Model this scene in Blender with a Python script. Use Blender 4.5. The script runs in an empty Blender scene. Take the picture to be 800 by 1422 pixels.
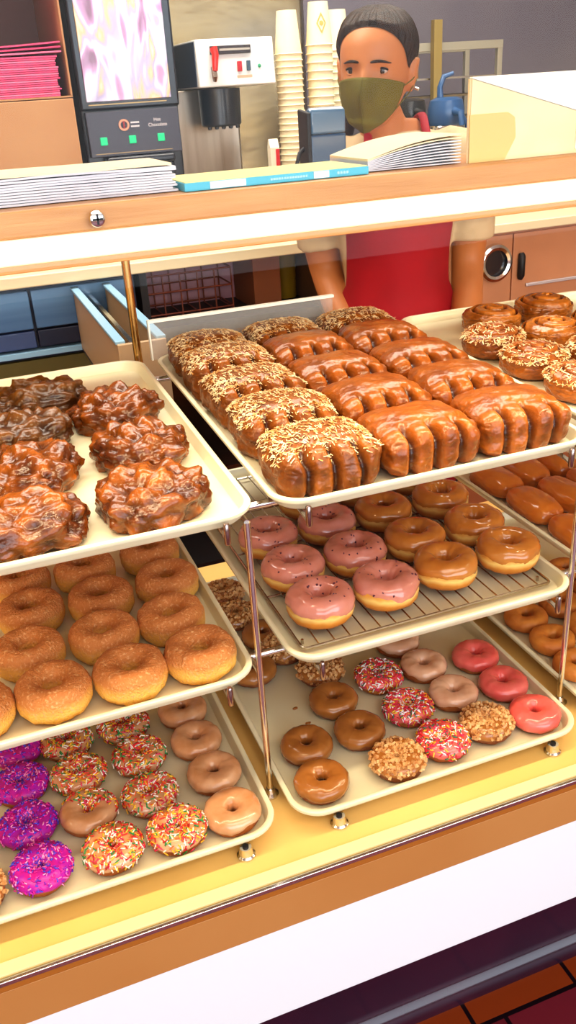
import bpy, bmesh, math, random
from mathutils import Vector, Matrix, noise
C = bpy.context.scene.collection
PI = math.pi
H = 1.42                      # camera height over the floor

# ------------------------------------------------------------------ helpers
def lin(c):
    return tuple((x/12.92 if x <= .04045 else ((x+.055)/1.055)**2.4) for x in (v/255 for v in c))

def mat(name, col, rough=.5, metal=0., col2=None, nscale=30., ramp=(.35, .65), bump=0., bscale=60., coat=0.,
        sss=0., emit=0., spec=.5, zr=None, detail=4., coat_rough=.1, stretch=None, point=None):
    m = bpy.data.materials.new(name); m.use_nodes = True
    nt = m.node_tree; N = nt.nodes; L = nt.links
    b = N['Principled BSDF']
    b.inputs['Roughness'].default_value = rough
    b.inputs['Metallic'].default_value = metal
    b.inputs['Specular IOR Level'].default_value = spec
    b.inputs['Coat Weight'].default_value = coat
    b.inputs['Coat Roughness'].default_value = coat_rough
    if sss:
        b.inputs['Subsurface Weight'].default_value = sss
        b.inputs['Subsurface Radius'].default_value = (1, .5, .25)
        b.inputs['Subsurface Scale'].default_value = .004
    c1 = (*lin(col), 1)
    b.inputs['Base Color'].default_value = c1
    tc = N.new('ShaderNodeTexCoord')
    vec = tc.outputs['Object']
    if stretch:
        mp = N.new('ShaderNodeMapping'); mp.inputs['Scale'].default_value = stretch
        L.new(vec, mp.inputs['Vector']); vec = mp.outputs['Vector']
    base = None
    if zr:                                     # colour by height inside the object
        sp = N.new('ShaderNodeSeparateXYZ'); L.new(tc.outputs['Generated'], sp.inputs[0])
        nz = N.new('ShaderNodeTexNoise'); nz.inputs['Scale'].default_value = 45
        L.new(vec, nz.inputs['Vector'])
        ma = N.new('ShaderNodeMath'); ma.operation = 'MULTIPLY_ADD'
        L.new(nz.outputs['Fac'], ma.inputs[0]); ma.inputs[1].default_value = .22; L.new(sp.outputs['Z'], ma.inputs[2])
        mb = N.new('ShaderNodeMath'); mb.operation = 'SUBTRACT'; L.new(ma.outputs[0], mb.inputs[0]); mb.inputs[1].default_value = .11
        r = N.new('ShaderNodeValToRGB')
        el = r.color_ramp.elements
        el[0].position, el[0].color = zr[0][0], (*lin(zr[0][1]), 1)
        el[1].position, el[1].color = zr[-1][0], (*lin(zr[-1][1]), 1)
        for p, c in zr[1:-1]:
            e = el.new(p); e.color = (*lin(c), 1)
        L.new(mb.outputs[0], r.inputs['Fac'])
        base = r.outputs['Color']
    if col2:
        nz = N.new('ShaderNodeTexNoise'); nz.inputs['Scale'].default_value = nscale; nz.inputs['Detail'].default_value = detail
        L.new(vec, nz.inputs['Vector'])
        r = N.new('ShaderNodeValToRGB')
        r.color_ramp.elements[0].position, r.color_ramp.elements[1].position = ramp
        r.color_ramp.elements[0].color = (0, 0, 0, 1); r.color_ramp.elements[1].color = (1, 1, 1, 1)
        L.new(nz.outputs['Fac'], r.inputs['Fac'])
        mx = N.new('ShaderNodeMix'); mx.data_type = 'RGBA'
        L.new(r.outputs['Color'], mx.inputs['Factor'])
        if base: L.new(base, mx.inputs['A'])
        else: mx.inputs['A'].default_value = c1
        mx.inputs['B'].default_value = (*lin(col2), 1)
        base = mx.outputs['Result']
    if point:                                  # painted shade in crevices, golden tone and highlights on raised lumps
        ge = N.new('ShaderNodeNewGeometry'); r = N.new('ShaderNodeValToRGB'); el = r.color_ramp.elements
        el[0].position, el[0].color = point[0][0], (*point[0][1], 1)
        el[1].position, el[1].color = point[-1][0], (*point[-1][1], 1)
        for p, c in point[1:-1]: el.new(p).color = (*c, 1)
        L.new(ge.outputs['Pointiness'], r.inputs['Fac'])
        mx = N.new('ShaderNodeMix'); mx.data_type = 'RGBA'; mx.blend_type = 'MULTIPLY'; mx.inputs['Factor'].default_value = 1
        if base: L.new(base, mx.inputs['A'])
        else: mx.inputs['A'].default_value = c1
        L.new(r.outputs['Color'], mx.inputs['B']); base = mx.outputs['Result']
    if base: L.new(base, b.inputs['Base Color'])
    if emit:
        b.inputs['Emission Color'].default_value = c1
        b.inputs['Emission Strength'].default_value = emit
        if base: L.new(base, b.inputs['Emission Color'])
    if bump:
        nb = N.new('ShaderNodeTexNoise'); nb.inputs['Scale'].default_value = bscale; nb.inputs['Detail'].default_value = 3
        L.new(vec, nb.inputs['Vector'])
        bp = N.new('ShaderNodeBump'); bp.inputs['Strength'].default_value = bump; bp.inputs['Distance'].default_value = .004
        L.new(nb.outputs['Fac'], bp.inputs['Height']); L.new(bp.outputs['Normal'], b.inputs['Normal'])
    return m

def glass_mat(name, tint=(1, 1, 1), haze=0., refl=.013, rough=0.):
    m = bpy.data.materials.new(name); m.use_nodes = True
    nt = m.node_tree; N = nt.nodes; L = nt.links
    for n in list(N): N.remove(n)
    out = N.new('ShaderNodeOutputMaterial')
    tr = N.new('ShaderNodeBsdfTransparent'); tr.inputs['Color'].default_value = (*tint, 1)
    gl = N.new('ShaderNodeBsdfGlossy'); gl.inputs['Roughness'].default_value = rough
    lw = N.new('ShaderNodeLayerWeight'); lw.inputs['Blend'].default_value = .5
    pw = N.new('ShaderNodeMath'); pw.operation = 'POWER'; L.new(lw.outputs['Facing'], pw.inputs[0]); pw.inputs[1].default_value = 5
    fr = N.new('ShaderNodeMath'); fr.operation = 'MULTIPLY_ADD'; L.new(pw.outputs[0], fr.inputs[0]); fr.inputs[1].default_value = .9; fr.inputs[2].default_value = refl
    mx = N.new('ShaderNodeMixShader')
    L.new(fr.outputs[0], mx.inputs[0]); L.new(tr.outputs[0], mx.inputs[1]); L.new(gl.outputs[0], mx.inputs[2])
    last = mx.outputs[0]
    if haze:
        df = N.new('ShaderNodeBsdfDiffuse'); df.inputs['Color'].default_value = (.9, .9, .9, 1)
        m2 = N.new('ShaderNodeMixShader'); m2.inputs[0].default_value = haze
        L.new(last, m2.inputs[1]); L.new(df.outputs[0], m2.inputs[2]); last = m2.outputs[0]
    L.new(last, out.inputs['Surface'])
    return m

class MB:
    def __init__(s): s.v = []; s.f = []
    def add(s, v, f):
        o = len(s.v); s.v += [tuple(p) for p in v]; s.f += [tuple(i+o for i in q) for q in f]; return s
    def box(s, c, d, rz=0., rx=0., ry=0.):
        M = Matrix.Translation(c) @ Matrix.Rotation(rz, 4, 'Z') @ Matrix.Rotation(rx, 4, 'X') @ Matrix.Rotation(ry, 4, 'Y')
        v = [M @ Vector((x*d[0]/2, y*d[1]/2, z*d[2]/2)) for x in (-1, 1) for y in (-1, 1) for z in (-1, 1)]
        return s.add(v, [(0, 1, 3, 2), (4, 6, 7, 5), (0, 4, 5, 1), (2, 3, 7, 6), (0, 2, 6, 4), (1, 5, 7, 3)])
    def bb(s, x0, x1, y0, y1, z0, z1):
        return s.box(((x0+x1)/2, (y0+y1)/2, (z0+z1)/2), (x1-x0, y1-y0, z1-z0))
    def tube(s, pts, r, seg=10, closed=False, caps=True, flat=1.):
        pts = [Vector(p) for p in pts]; n = len(pts)
        rs = r if isinstance(r, (list, tuple)) else [r]*n
        up = None; v = []; f = []
        for i, p in enumerate(pts):
            if closed: t = pts[(i+1) % n]-pts[i-1]
            else: t = pts[min(i+1, n-1)]-pts[max(i-1, 0)]
            t.normalize()
            if up is None:
                a = Vector((0, 0, 1)) if abs(t.z) < .9 else Vector((0, 1, 0))
                up = (a-t*a.dot(t)).normalized()
            else:
                u2 = up-t*up.dot(t); up = u2.normalized() if u2.length > 1e-6 else up
            sd = t.cross(up)
            for k in range(seg):
                a = 2*PI*k/seg
                v.append(p+(sd*math.cos(a)+up*math.sin(a)*flat)*rs[i])
        m = n if closed else n-1
        for i in range(m):
            for k in range(seg):
                a, b = i*seg+k, i*seg+(k+1) % seg
                c, d = ((i+1) % n)*seg+(k+1) % seg, ((i+1) % n)*seg+k
                f.append((a, b, c, d))
        if caps and not closed:
            f.append(tuple(range(seg))[::-1]); f.append(tuple((n-1)*seg+k for k in range(seg)))
        return s.add(v, f)
    def lathe(s, prof, seg=32, c=(0, 0, 0)):
        v = []; f = []; n = len(prof)
        for k in range(seg):
            a = 2*PI*k/seg
            for r, z in prof: v.append((c[0]+r*math.cos(a), c[1]+r*math.sin(a), c[2]+z))
        for k in range(seg):
            for i in range(n-1):
                k2 = (k+1) % seg
                f.append((k*n+i, k2*n+i, k2*n+i+1, k*n+i+1))
        return s.add(v, f)
    def loops(s, rings, cap0=True, cap1=True):
        n = len(rings[0]); v = [p for r in rings for p in r]; f = []
        for i in range(len(rings)-1):
            for k in range(n):
                k2 = (k+1) % n
                f.append((i*n+k, i*n+k2, (i+1)*n+k2, (i+1)*n+k))
        if cap0: f.append(tuple(range(n))[::-1])
        if cap1: f.append(tuple((len(rings)-1)*n+k for k in range(n)))
        return s.add(v, f)
    def grid(s, fn, nu, nv, wrap=False):
        v = [fn(i/(nu if wrap else nu-1), j/(nv-1)) for i in range(nu) for j in range(nv)]
        f = []
        for i in range(nu if wrap else nu-1):
            i2 = (i+1) % nu
            for j in range(nv-1):
                f.append((i*nv+j, i2*nv+j, i2*nv+j+1, i*nv+j+1))
        return s.add(v, f)
    def prism(s, prof, x0, x1):          # profile in (y, z), extruded along x
        n = len(prof)
        v = [(x0, y, z) for y, z in prof]+[(x1, y, z) for y, z in prof]
        f = [(k, (k+1) % n, n+(k+1) % n, n+k) for k in range(n)]
        f.append(tuple(range(n))[::-1]); f.append(tuple(range(n, 2*n)))
        return s.add(v, f)
    def mesh(s, name, m=None, smooth=True, sharp=40):
        me = bpy.data.meshes.new(name); me.from_pydata(s.v, [], s.f); me.update()
        bm = bmesh.new(); bm.from_mesh(me); bmesh.ops.recalc_face_normals(bm, faces=bm.faces); bm.to_mesh(me); bm.free()
        if smooth:
            me.polygons.foreach_set('use_smooth', [True]*len(me.polygons))
            if sharp: me.set_sharp_from_angle(angle=math.radians(sharp))
        if m: me.materials.append(m)
        return me
    def build(s, name, m=None, parent=None, bevel=0., smooth=True, sharp=40, loc=None):
        o = bpy.data.objects.new(name, s.mesh(name, m, smooth, sharp)); C.objects.link(o)
        if parent: o.parent = parent
        if loc: o.location = loc
        if bevel:
            b = o.modifiers.new('bevel', 'BEVEL'); b.width = bevel; b.segments = 3; b.limit_method = 'ANGLE'
        return o

def obj(name, me, parent=None, loc=(0, 0, 0), rz=0.):
    o = bpy.data.objects.new(name, me); C.objects.link(o)
    o.location = loc; o.rotation_euler = (0, 0, rz)
    if parent: o.parent = parent
    return o
def tag(o, label, cat, group=None):
    o['label'] = label; o['category'] = cat
    if group: o['group'] = group
    return o
def thing(name, label, cat, loc=(0, 0, 0), rz=0., group=None):
    o = bpy.data.objects.new(name, None); C.objects.link(o)
    o.empty_display_size = .05
    o.location = loc; o.rotation_euler = (0, 0, rz)
    return tag(o, label, cat, group)
def struct(o): o['kind'] = 'structure'; return o
def dup(root, loc, rot=(0, 0, 0), label=None, scale=1.):
    r = root.copy(); C.objects.link(r); r.location = loc; r.rotation_euler = rot; r.scale = (scale,)*3
    if label: r['label'] = label
    for ch in list(root.children):
        c = ch.copy(); C.objects.link(c); c.parent = r
    return r
ORD = ['first', 'second', 'third', 'fourth', 'fifth', 'sixth', 'seventh', 'eighth', 'ninth', 'tenth', 'eleventh', 'twelfth',
       'thirteenth', 'fourteenth', 'fifteenth', 'sixteenth', 'seventeenth', 'eighteenth', 'nineteenth', 'twentieth', 'twenty-first',
       'twenty-second', 'twenty-third', 'twenty-fourth', 'twenty-fifth']

# ------------------------------------------------------------------ materials
M = {}
M['cream_ledge'] = mat('cream_ledge', (250, 208, 132), .35, col2=(242, 198, 118), nscale=3)
M['cream_band'] = mat('cream_band', (255, 247, 208), .4, emit=.25)
M['white_panel'] = mat('white_panel', (246, 247, 250), .35)
M['brown_band'] = mat('brown_band', (198, 140, 82), .4, col2=(192, 132, 74), nscale=4)
M['oak'] = mat('oak', (226, 166, 98), .45, col2=(205, 140, 74), nscale=9, stretch=(1, 12, 14), bump=.1, bscale=20, ramp=(.3, .75))
M['chrome'] = mat('chrome', (225, 222, 220), .14, 1.)
M['hook'] = mat('hook_chrome', (168, 150, 146), .2, 1.)
M['wire'] = mat('wire', (190, 180, 165), .25, 1.)
M['dark_rubber'] = mat('dark_rubber', (30, 28, 30), .5)
M['maroon_tile'] = mat('maroon_tile', (58, 14, 40), .18, col2=(44, 10, 36), nscale=5, coat=.4)
M['tray'] = mat('tray', (234, 228, 198), .3, col2=(228, 220, 186), nscale=6, coat=.15)
M['glass'] = glass_mat('case_glass')
M['acrylic'] = glass_mat('acrylic', (.95, .95, .95), .16)
M['acrylic_edge'] = mat('acrylic_edge', (245, 242, 228), .3)
M['dough'] = mat('cake_dough', (186, 112, 52), .6, col2=(160, 88, 36), nscale=70, bump=.35, bscale=160)
M['dough_dark'] = mat('dark_cake_dough', (150, 86, 42), .6, col2=(122, 66, 30), nscale=70, bump=.35, bscale=160)
M['plain_cake'] = mat('plain_cake', (214, 138, 58), .5, col2=(196, 114, 44), nscale=40, bump=.25, bscale=160)
M['raised'] = mat('raised_dough', (226, 160, 70), .5, zr=[(0, (182, 100, 34)), (.3, (214, 138, 52)), (.48, (246, 206, 122)), (.6, (232, 168, 78)), (1, (206, 124, 50))],
                  bump=.15, bscale=90)
M['sugared'] = mat('sugared_dough', (214, 136, 62), .62, zr=[(0, (214, 140, 44)), (.28, (244, 194, 92)), (.5, (240, 180, 88)), (.7, (214, 138, 72)), (1, (202, 124, 64))],
                   col2=(236, 180, 124), nscale=260, ramp=(.54, .70), bump=.8, bscale=330)
M['choc_glaze'] = mat('chocolate_glaze', (160, 100, 44), .25, col2=(174, 112, 54), nscale=25, bump=.12, bscale=50, coat=.6)
M['caramel_glaze'] = mat('caramel_glaze', (192, 116, 44), .18, col2=(204, 132, 58), nscale=25, bump=.15, bscale=45, coat=.8)
M['berry_glaze'] = mat('berry_glaze', (214, 134, 112), .2, col2=(222, 148, 132), nscale=30, bump=.15, bscale=45, coat=.7)
M['berry_speck'] = mat('berry_speck', (92, 44, 60), .5)
M['clear_glaze'] = mat('pale_glaze', (224, 168, 132), .22, col2=(236, 192, 160), nscale=28, bump=.15, bscale=60, coat=.7)
M['tan_glaze'] = mat('tan_glaze', (204, 142, 94), .24, col2=(224, 172, 130), nscale=28, bump=.15, bscale=60, coat=.7)
M['red_glaze'] = mat('red_glaze', (228, 92, 86), .22, col2=(236, 118, 108), nscale=22, bump=.15, bscale=50, coat=.6)
M['magenta_glaze'] = mat('magenta_glaze', (206, 32, 152), .35, col2=(170, 30, 170), nscale=60)
M['peanut'] = mat('peanut', (228, 186, 130), .6, col2=(196, 138, 80), nscale=120, ramp=(.4, .6))
M['coconut'] = mat('coconut', (240, 220, 176), .6, col2=(206, 150, 84), nscale=90, ramp=(.45, .6))
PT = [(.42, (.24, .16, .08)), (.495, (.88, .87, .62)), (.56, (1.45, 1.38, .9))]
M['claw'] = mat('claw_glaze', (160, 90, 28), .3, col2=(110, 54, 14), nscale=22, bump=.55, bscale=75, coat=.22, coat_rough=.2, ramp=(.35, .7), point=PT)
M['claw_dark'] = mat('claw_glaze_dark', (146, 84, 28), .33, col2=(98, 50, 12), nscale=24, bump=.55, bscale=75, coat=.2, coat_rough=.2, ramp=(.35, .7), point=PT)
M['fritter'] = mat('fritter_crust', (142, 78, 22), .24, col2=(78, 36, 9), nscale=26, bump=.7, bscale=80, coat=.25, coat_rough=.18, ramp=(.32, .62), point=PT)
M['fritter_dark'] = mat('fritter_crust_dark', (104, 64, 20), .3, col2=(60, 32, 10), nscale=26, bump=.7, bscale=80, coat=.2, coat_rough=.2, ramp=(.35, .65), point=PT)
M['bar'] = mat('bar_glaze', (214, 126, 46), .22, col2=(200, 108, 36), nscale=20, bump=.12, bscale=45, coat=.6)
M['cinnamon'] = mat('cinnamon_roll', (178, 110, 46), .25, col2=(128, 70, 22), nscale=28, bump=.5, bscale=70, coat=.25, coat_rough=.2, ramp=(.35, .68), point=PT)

# ------------------------------------------------------------------ camera
cam = bpy.data.cameras.new('camera'); camo = bpy.data.objects.new('camera', cam); C.objects.link(camo)
RX = (0.93318284, -0.35468366, -0.05804556); RD = (-0.20422757, -0.39041585, -0.89770071); RF = (0.29573787, 0.84957340, -0.43676556)
camo.matrix_world = Matrix(((RX[0], -RD[0], -RF[0], 0), (RX[1], -RD[1], -RF[1], 0), (RX[2], -RD[2], -RF[2], H), (0, 0, 0, 1)))
cam.sensor_fit = 'VERTICAL'; cam.sensor_height = 24; cam.sensor_width = 24*800/1422
cam.lens = 24*1210.886/1422; cam.clip_start = .02; cam.clip_end = 60
bpy.context.scene.camera = camo

# ------------------------------------------------------------------ room
X0, X1, YF, YB, ZC = -2.6, 4.2, -3.2, 3.3, 2.75
def floor_mat():
    m = mat('quarry_tile', (118, 36, 38), .35)
    nt = m.node_tree; N = nt.nodes; L = nt.links; b = N['Principled BSDF']
    tc = N.new('ShaderNodeTexCoord'); sp = N.new('ShaderNodeSeparateXYZ'); L.new(tc.outputs['Object'], sp.inputs[0])
    def br(c1, c2, sc, w, h, off=.5):
        t = N.new('ShaderNodeTexBrick'); t.inputs['Scale'].default_value = 1; t.inputs['Brick Width'].default_value = w
        t.inputs['Row Height'].default_value = h; t.inputs['Mortar Size'].default_value = .004; t.offset = off
        t.inputs['Color1'].default_value = (*lin(c1), 1); t.inputs['Color2'].default_value = (*lin(c2), 1)
        t.inputs['Mortar'].default_value = (*lin((26, 10, 18)), 1)
        mp = N.new('ShaderNodeMapping'); mp.inputs['Location'].default_value = sc
        L.new(tc.outputs['Object'], mp.inputs[0]); L.new(mp.outputs[0], t.inputs['Vector']); return t
    a = br((122, 38, 52), (112, 34, 46), (.1, -.785+.30*6, 0), .2, .2)
    c = br((150, 66, 24), (138, 56, 18), (-.545, -.785+.30*4, 0), .2, .15, 0.)
    gt = N.new('ShaderNodeMath'); gt.operation = 'GREATER_THAN'; gt.inputs[1].default_value = .785; L.new(sp.outputs['Y'], gt.inputs[0])
    mx = N.new('ShaderNodeMix'); mx.data_type = 'RGBA'; L.new(gt.outputs[0], mx.inputs['Factor'])
    L.new(a.outputs['Color'], mx.inputs['A']); L.new(c.outputs['Color'], mx.inputs['B'])
    L.new(mx.outputs['Result'], b.inputs['Base Color'])
    return m
struct(MB().bb(X0, X1, YF, YB, -.05, 0).build('floor', floor_mat(), smooth=False))
wallm = mat('cream_wall', (206, 188, 160), .7, col2=(196, 178, 150), nscale=2)
struct(MB().bb(X0, X1, YF, YB, ZC, ZC+.05).build('ceiling', mat('ceiling_paint', (236, 232, 222), .8), smooth=False))
struct(MB().bb(X0-.05, X0, YF, YB, 0, ZC).build('wall_left', wallm, smooth=False))
struct(MB().bb(X1, X1+.05, YF, YB, 0, ZC).build('wall_right', wallm, smooth=False))
steel = mat('steel_wall', (160, 134, 88), .24, .85, col2=(126, 112, 92), nscale=1.2, bump=.9, bscale=4, stretch=(1, 1, 2.2), ramp=(.3, .7))
struct(MB().bb(1.32, X1, YB-.02, YB-.001, 0, ZC).build('haze_panel_1', mat('haze_grey', (122, 114, 118), .35, .3, col2=(106, 98, 108), nscale=1.5), smooth=False))  # added wall panel, its grey-lilac standing in for haze
struct(MB().bb(X0, X1, YB, YB+.05, 0, ZC).build('wall_back', steel, smooth=False))
fw = MB()
fw.bb(X0, X1, YF-.1, YF, 0, .5); fw.bb(X0, X1, YF-.1, YF, 2.45, ZC)
for x in (X0, -.4, 1.8, X1-.12): fw.bb(x, x+.12, YF-.1, YF, .5, 2.45)
struct(fw.build('wall_front', wallm, smooth=False))
for k, (a, b) in enumerate(((X0+.12, -.4), (-.28, 1.8), (1.92, X1-.12))):
    wf = struct(MB().bb(a, b, YF-.06, YF-.05, .5, 2.45).build('window_%d' % (k+1), M['glass'], smooth=False))
    fr = MB(); al = .04
    fr.bb(a, b, YF-.08, YF-.03, .5, .5+al).bb(a, b, YF-.08, YF-.03, 2.45-al, 2.45).bb(a, a+al, YF-.08, YF-.03, .5, 2.45).bb(b-al, b, YF-.08, YF-.03, .5, 2.45)
    fr.build('window_frame', M['dark_rubber'], wf, smooth=False)
gm = mat('asphalt', (120, 120, 126), .9, col2=(140, 140, 148), nscale=8)
struct(MB().bb(-20, 20, -30, YF-.1, -.1, -.04).build('ground_outside', gm, smooth=False))

# ------------------------------------------------------------------ display case
Y0 = .764
CX0, CX1 = -1.15, 2.0
ZL, ZG = .5125, .506          # deck, foot of the glass
case = thing('display_case', 'long bakery display case with brown band, white kick panel and oak top rail', 'display case', (0, Y0, 0))
def cpart(mb, name, m, bevel=0., **k):
    o = mb.build(name, m, None, bevel, **k); o.parent = case; o.matrix_parent_inverse = Matrix.Translation((0, -Y0, 0)); return o
cove = [(.830, .0), (.8305, .010), (.833, .019), (.838, .028), (.845, .036), (.850, .047), (.850, .25), (.90, .25), (.90, 0)]
cpart(MB().prism(cove, CX0, CX1), 'base_tile', M['maroon_tile'], sharp=75)
cpart(MB().bb(CX0, CX1, Y0+.002, Y0+.136, .254, .4255), 'kick_panel', M['white_panel'], .001)
cpart(MB().bb(CX0, CX1, Y0+.012, Y0+.13, .246, .2535), 'shadow_gap', M['dark_rubber'])
cpart(MB().bb(CX0, CX1, Y0, Y0+.05, .425, .490), 'brown_band', M['brown_band'], .0008)
cpart(MB().bb(CX0, CX1, Y0-.001, Y0+.05, .4912, .5055), 'brown_lip', mat('brown_lip', (176, 108, 42), .4), .0008)
cpart(MB().bb(CX0, CX1, Y0-.004, Y0+.003, .5035, .5105), 'metal_trim', M['chrome'], .0008)
cpart(MB().bb(CX0, CX1, Y0+.003, 1.60, .472, ZL), 'deck', M['cream_ledge'], .001)
cpart(MB().bb(CX0, CX1, Y0+.003, Y0+.021, ZL, ZL+.0015), 'pale_deck_edge', mat('pale_edge', (252, 234, 176), .4))
cpart(MB().bb(CX0, CX1, 1.58, 1.60, .0, .47), 'back_panel', M['brown_band'])
cpart(MB().bb(CX0, CX0+.02, Y0+.003, 1.60, .0, 1.20), 'end_panel', M['oak'])
cpart(MB().bb(CX1-.02, CX1, Y0+.003, 1.60, .0, 1.20), 'end_panel', M['oak'])
cpart(MB().bb(CX0, CX1, Y0+.003, .91, 1.322, 1.3435), 'top_rail', M['oak'], .002)
cpart(MB().bb(CX0, CX1, Y0+.002, .835, 1.301, 1.3218), 'light_housing', M['cream_band'], .002)
cpart(MB().bb(CX0, CX1, Y0+.001, Y0+.006, 1.298, 1.3014), 'housing_trim', mat('peach_trim', (214, 176, 120), .5), 0)
cpart(MB().add([(CX0, Y0-.003, ZG), (CX1, Y0-.003, ZG), (CX1, Y0-.003, 1.95), (CX0, Y0-.003, 1.95)], [(0, 1, 2, 3)]), 'front_glass', M['glass'], smooth=False)
cpart(MB().bb(CX0, CX1, 1.44, 1.60, 1.185, 1.20), 'rear_shelf', M['oak'], .002)
for x in (CX0+.03, .272, 1.245, CX1-.03):
    cpart(MB().tube([(x, 1.552, ZL), (x, 1.552, 1.185)], .0075, 14), 'back_post', mat('brass_post', (214, 176, 110), .2, 1.))
for x in (CX0+.012, CX1-.012):
    cpart(MB().tube([(x, .80, ZL), (x, .80, 1.30)], .0075, 14), 'front_post', M['chrome'])
for x in (.115, 1.39, -.81):
    sc_ = MB().lathe([(0, .0035), (.003, .0035), (.006, .0022), (.0068, 0)], 20)
    o = cpart(MB().add([(x+a, Y0-.0032-c, 1.332+b) for a, b, c in sc_.v], sc_.f), 'glass_screw', M['chrome'])
    sl = MB().bb(x-.0042, x+.0042, Y0-.0073, Y0-.0065, 1.3312, 1.3328).bb(x-.0008, x+.0008, Y0-.0073, Y0-.0065, 1.3278, 1.3362)
    c = sl.build('screw_slot', M['dark_rubber']); c.parent = o
tl = cpart(MB().tube([(CX0+.05, .850, 1.308), (CX1-.05, .850, 1.308)], .010, 14), 'tube_lamp', mat('tube_lamp', (255, 236, 196), .5, emit=4.))

# ------------------------------------------------------------------ trays and their stand
TW, TL, TD = .457, .66, .018
def rrect(w, l, r, z, n=8):
    p = []
    for cx, cy, a0 in ((w/2-r, l/2-r, 0), (-w/2+r, l/2-r, 90), (-w/2+r, -l/2+r, 180), (w/2-r, -l/2+r, 270)):
        for k in range(n+1):
            a = math.radians(a0+90*k/n); p.append((cx+r*math.cos(a), cy+r*math.sin(a), z))
    return p
def tray_mesh():
    m = MB(); R = []
    def ring(off, z): R.append(rrect(TW-2*off, TL-2*off, max(.043-off*.6, .01), z))
    ring(.016, -TD+.0015); ring(.0135, -TD+.002); ring(.0115, -TD+.005); ring(.0085, -.003); ring(.0075, -.0005); ring(.0055, .0006)
    ring(.002, .0004); ring(.0004, -.0006); ring(0, -.003); ring(.0006, -.0052); ring(.0035, -.0052); ring(.0055, -.006); ring(.0085, -TD+.003); ring(.0115, -TD)
    return m.loops(R).mesh('tray', M['tray'], sharp=35)
tray_me = tray_mesh()
TILT = math.radians(1.95)
tiers = {'bottom': (.548, .815, 0., {'left': -.208, 'centre': .2715, 'right': .761}),
         'middle': (.7495, .880, 0., {'left': -.201, 'centre': .303, 'right': .793}),
         'top': (.975, .885, TILT, {'left': -.183, 'centre': .297, 'right': .784})}
tlab = {('top', 'left'): 'cream tray of dark apple fritters on the top tier', ('top', 'centre'): 'cream tray of bear claws on the top tier',
        ('top', 'right'): 'cream tray of cinnamon rolls on the top tier', ('middle', 'left'): 'cream tray of sugared raised donuts on the middle tier',
        ('middle', 'centre'): 'cream tray holding a wire rack of glazed raised donuts', ('middle', 'right'): 'cream tray of orange-brown glazed bars on the middle tier',
        ('bottom', 'left'): 'cream tray of sprinkle and magenta donuts on the bottom tier', ('bottom', 'centre'): 'cream tray of chocolate, peanut and red donuts on bottom tier',
        ('bottom', 'right'): 'cream tray of plain orange cake donuts on the bottom tier'}
for tn, (z, y, tilt, xs) in tiers.items():
    for cn, x in xs.items():
        o = obj('tray', tray_me, None, (x+TW/2, y+TL/2*math.cos(tilt), z+TL/2*math.sin(tilt)))
        o.rotation_euler = (tilt, 0, 0)
        if tn == 'middle' and cn == 'centre': o.scale = (.975, 1, 1); o.location.x = x+TW*.975/2
        tag(o, tlab[tn, cn], 'tray', 'sheet trays in the display case')
def tz(tn, y):                      # height of a tray's inside bottom at depth y
    z, y0, t, _ = tiers[tn]
    return z-TD+.0015+(y-y0)*math.tan(t)

stand = thing('tray_stand', 'chrome post stand carrying the three tiers of trays', 'stand', (.2635, .910, ZL))
def spart(mb, name, m=M['chrome'], **k):
    o = mb.build(name, m, None, **k); o.parent = stand; o.matrix_parent_inverse = Matrix.Translation((-.2635, -.910, -ZL)); return o
PX = (-.222, .2635, .7545, 1.262)
PY, TY = .912, .953           # posts stand in the gaps between trays, tubes run under the trays
for x in PX:
    for y in (PY, 1.45):
        dz = (y-PY)*math.tan(TILT)
        spart(MB().tube([(x, y, ZL+.003), (x, y, .9495+dz)], .0045, 12), 'post')
        spart(MB().lathe([(0, .013), (.006, .0125), (.0075, .006), (.012, .003), (.012, 0), (0, 0)], 16, (x, y, ZL+.0005)), 'post_foot')
        for z in (.9495+(y-PY)*math.tan(TILT), .725):
            spart(MB().tube([(x, y, z), (x, y+TY-PY, z)], .0035, 8), 'tube_bracket')
for z, t in ((.9495, TILT), (.725, 0.)):
    for y in (TY, 1.45+TY-PY):
        zz = z+(y-TY)*math.tan(t)
        spart(MB().tube([(PX[0]-.02, y, zz), (PX[-1]+.02, y, zz)], .0052, 12), 'cross_tube')
for tn in ('top', 'middle'):
    z, y0, t, xs = tiers[tn]
    for cn, x in xs.items():
        for dx in (.035, TW-(.055 if (tn, cn) == ('middle', 'centre') else .045)):
            xx = x+dx; zb = z-TD-.0039
            pts = [(xx, y0+.60, zb+.60*math.tan(t)), (xx, y0+.03, zb+.03*math.tan(t))]
            pts += [(xx, y0+.002, zb-.002), (xx, y0-.004, zb-.004)]
            spart(MB().tube(pts, .0032, 10), 'support_arm')
            yh = y0-.0062
            spart(MB().tube([(xx, yh, z-.004), (xx, yh, z-.006), (xx, yh, zb-.0085), (xx, yh, zb-.0105)], [.0028, .0040, .0040, .0026], 12), 'hook_pin', M['hook'])
for cn, x in tiers['bottom'][3].items():
    for dx in (.060 if cn == 'centre' else .05, TW-.052):
        for y in (.822, 1.40):
            spart(MB().lathe([(0, .0145), (.0080, .0145), (.0098, .004), (.0125, .002), (.0125, 0), (0, 0)], 18, (x+dx, y, ZL+.0005)), 'tray_foot')
            spart(MB().lathe([(0, .0163), (.0042, .0163), (.0042, .012), (0, .012)], 12, (x+dx, y, ZL+.0005)), 'foot_stud', M['dark_rubber'])

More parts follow.
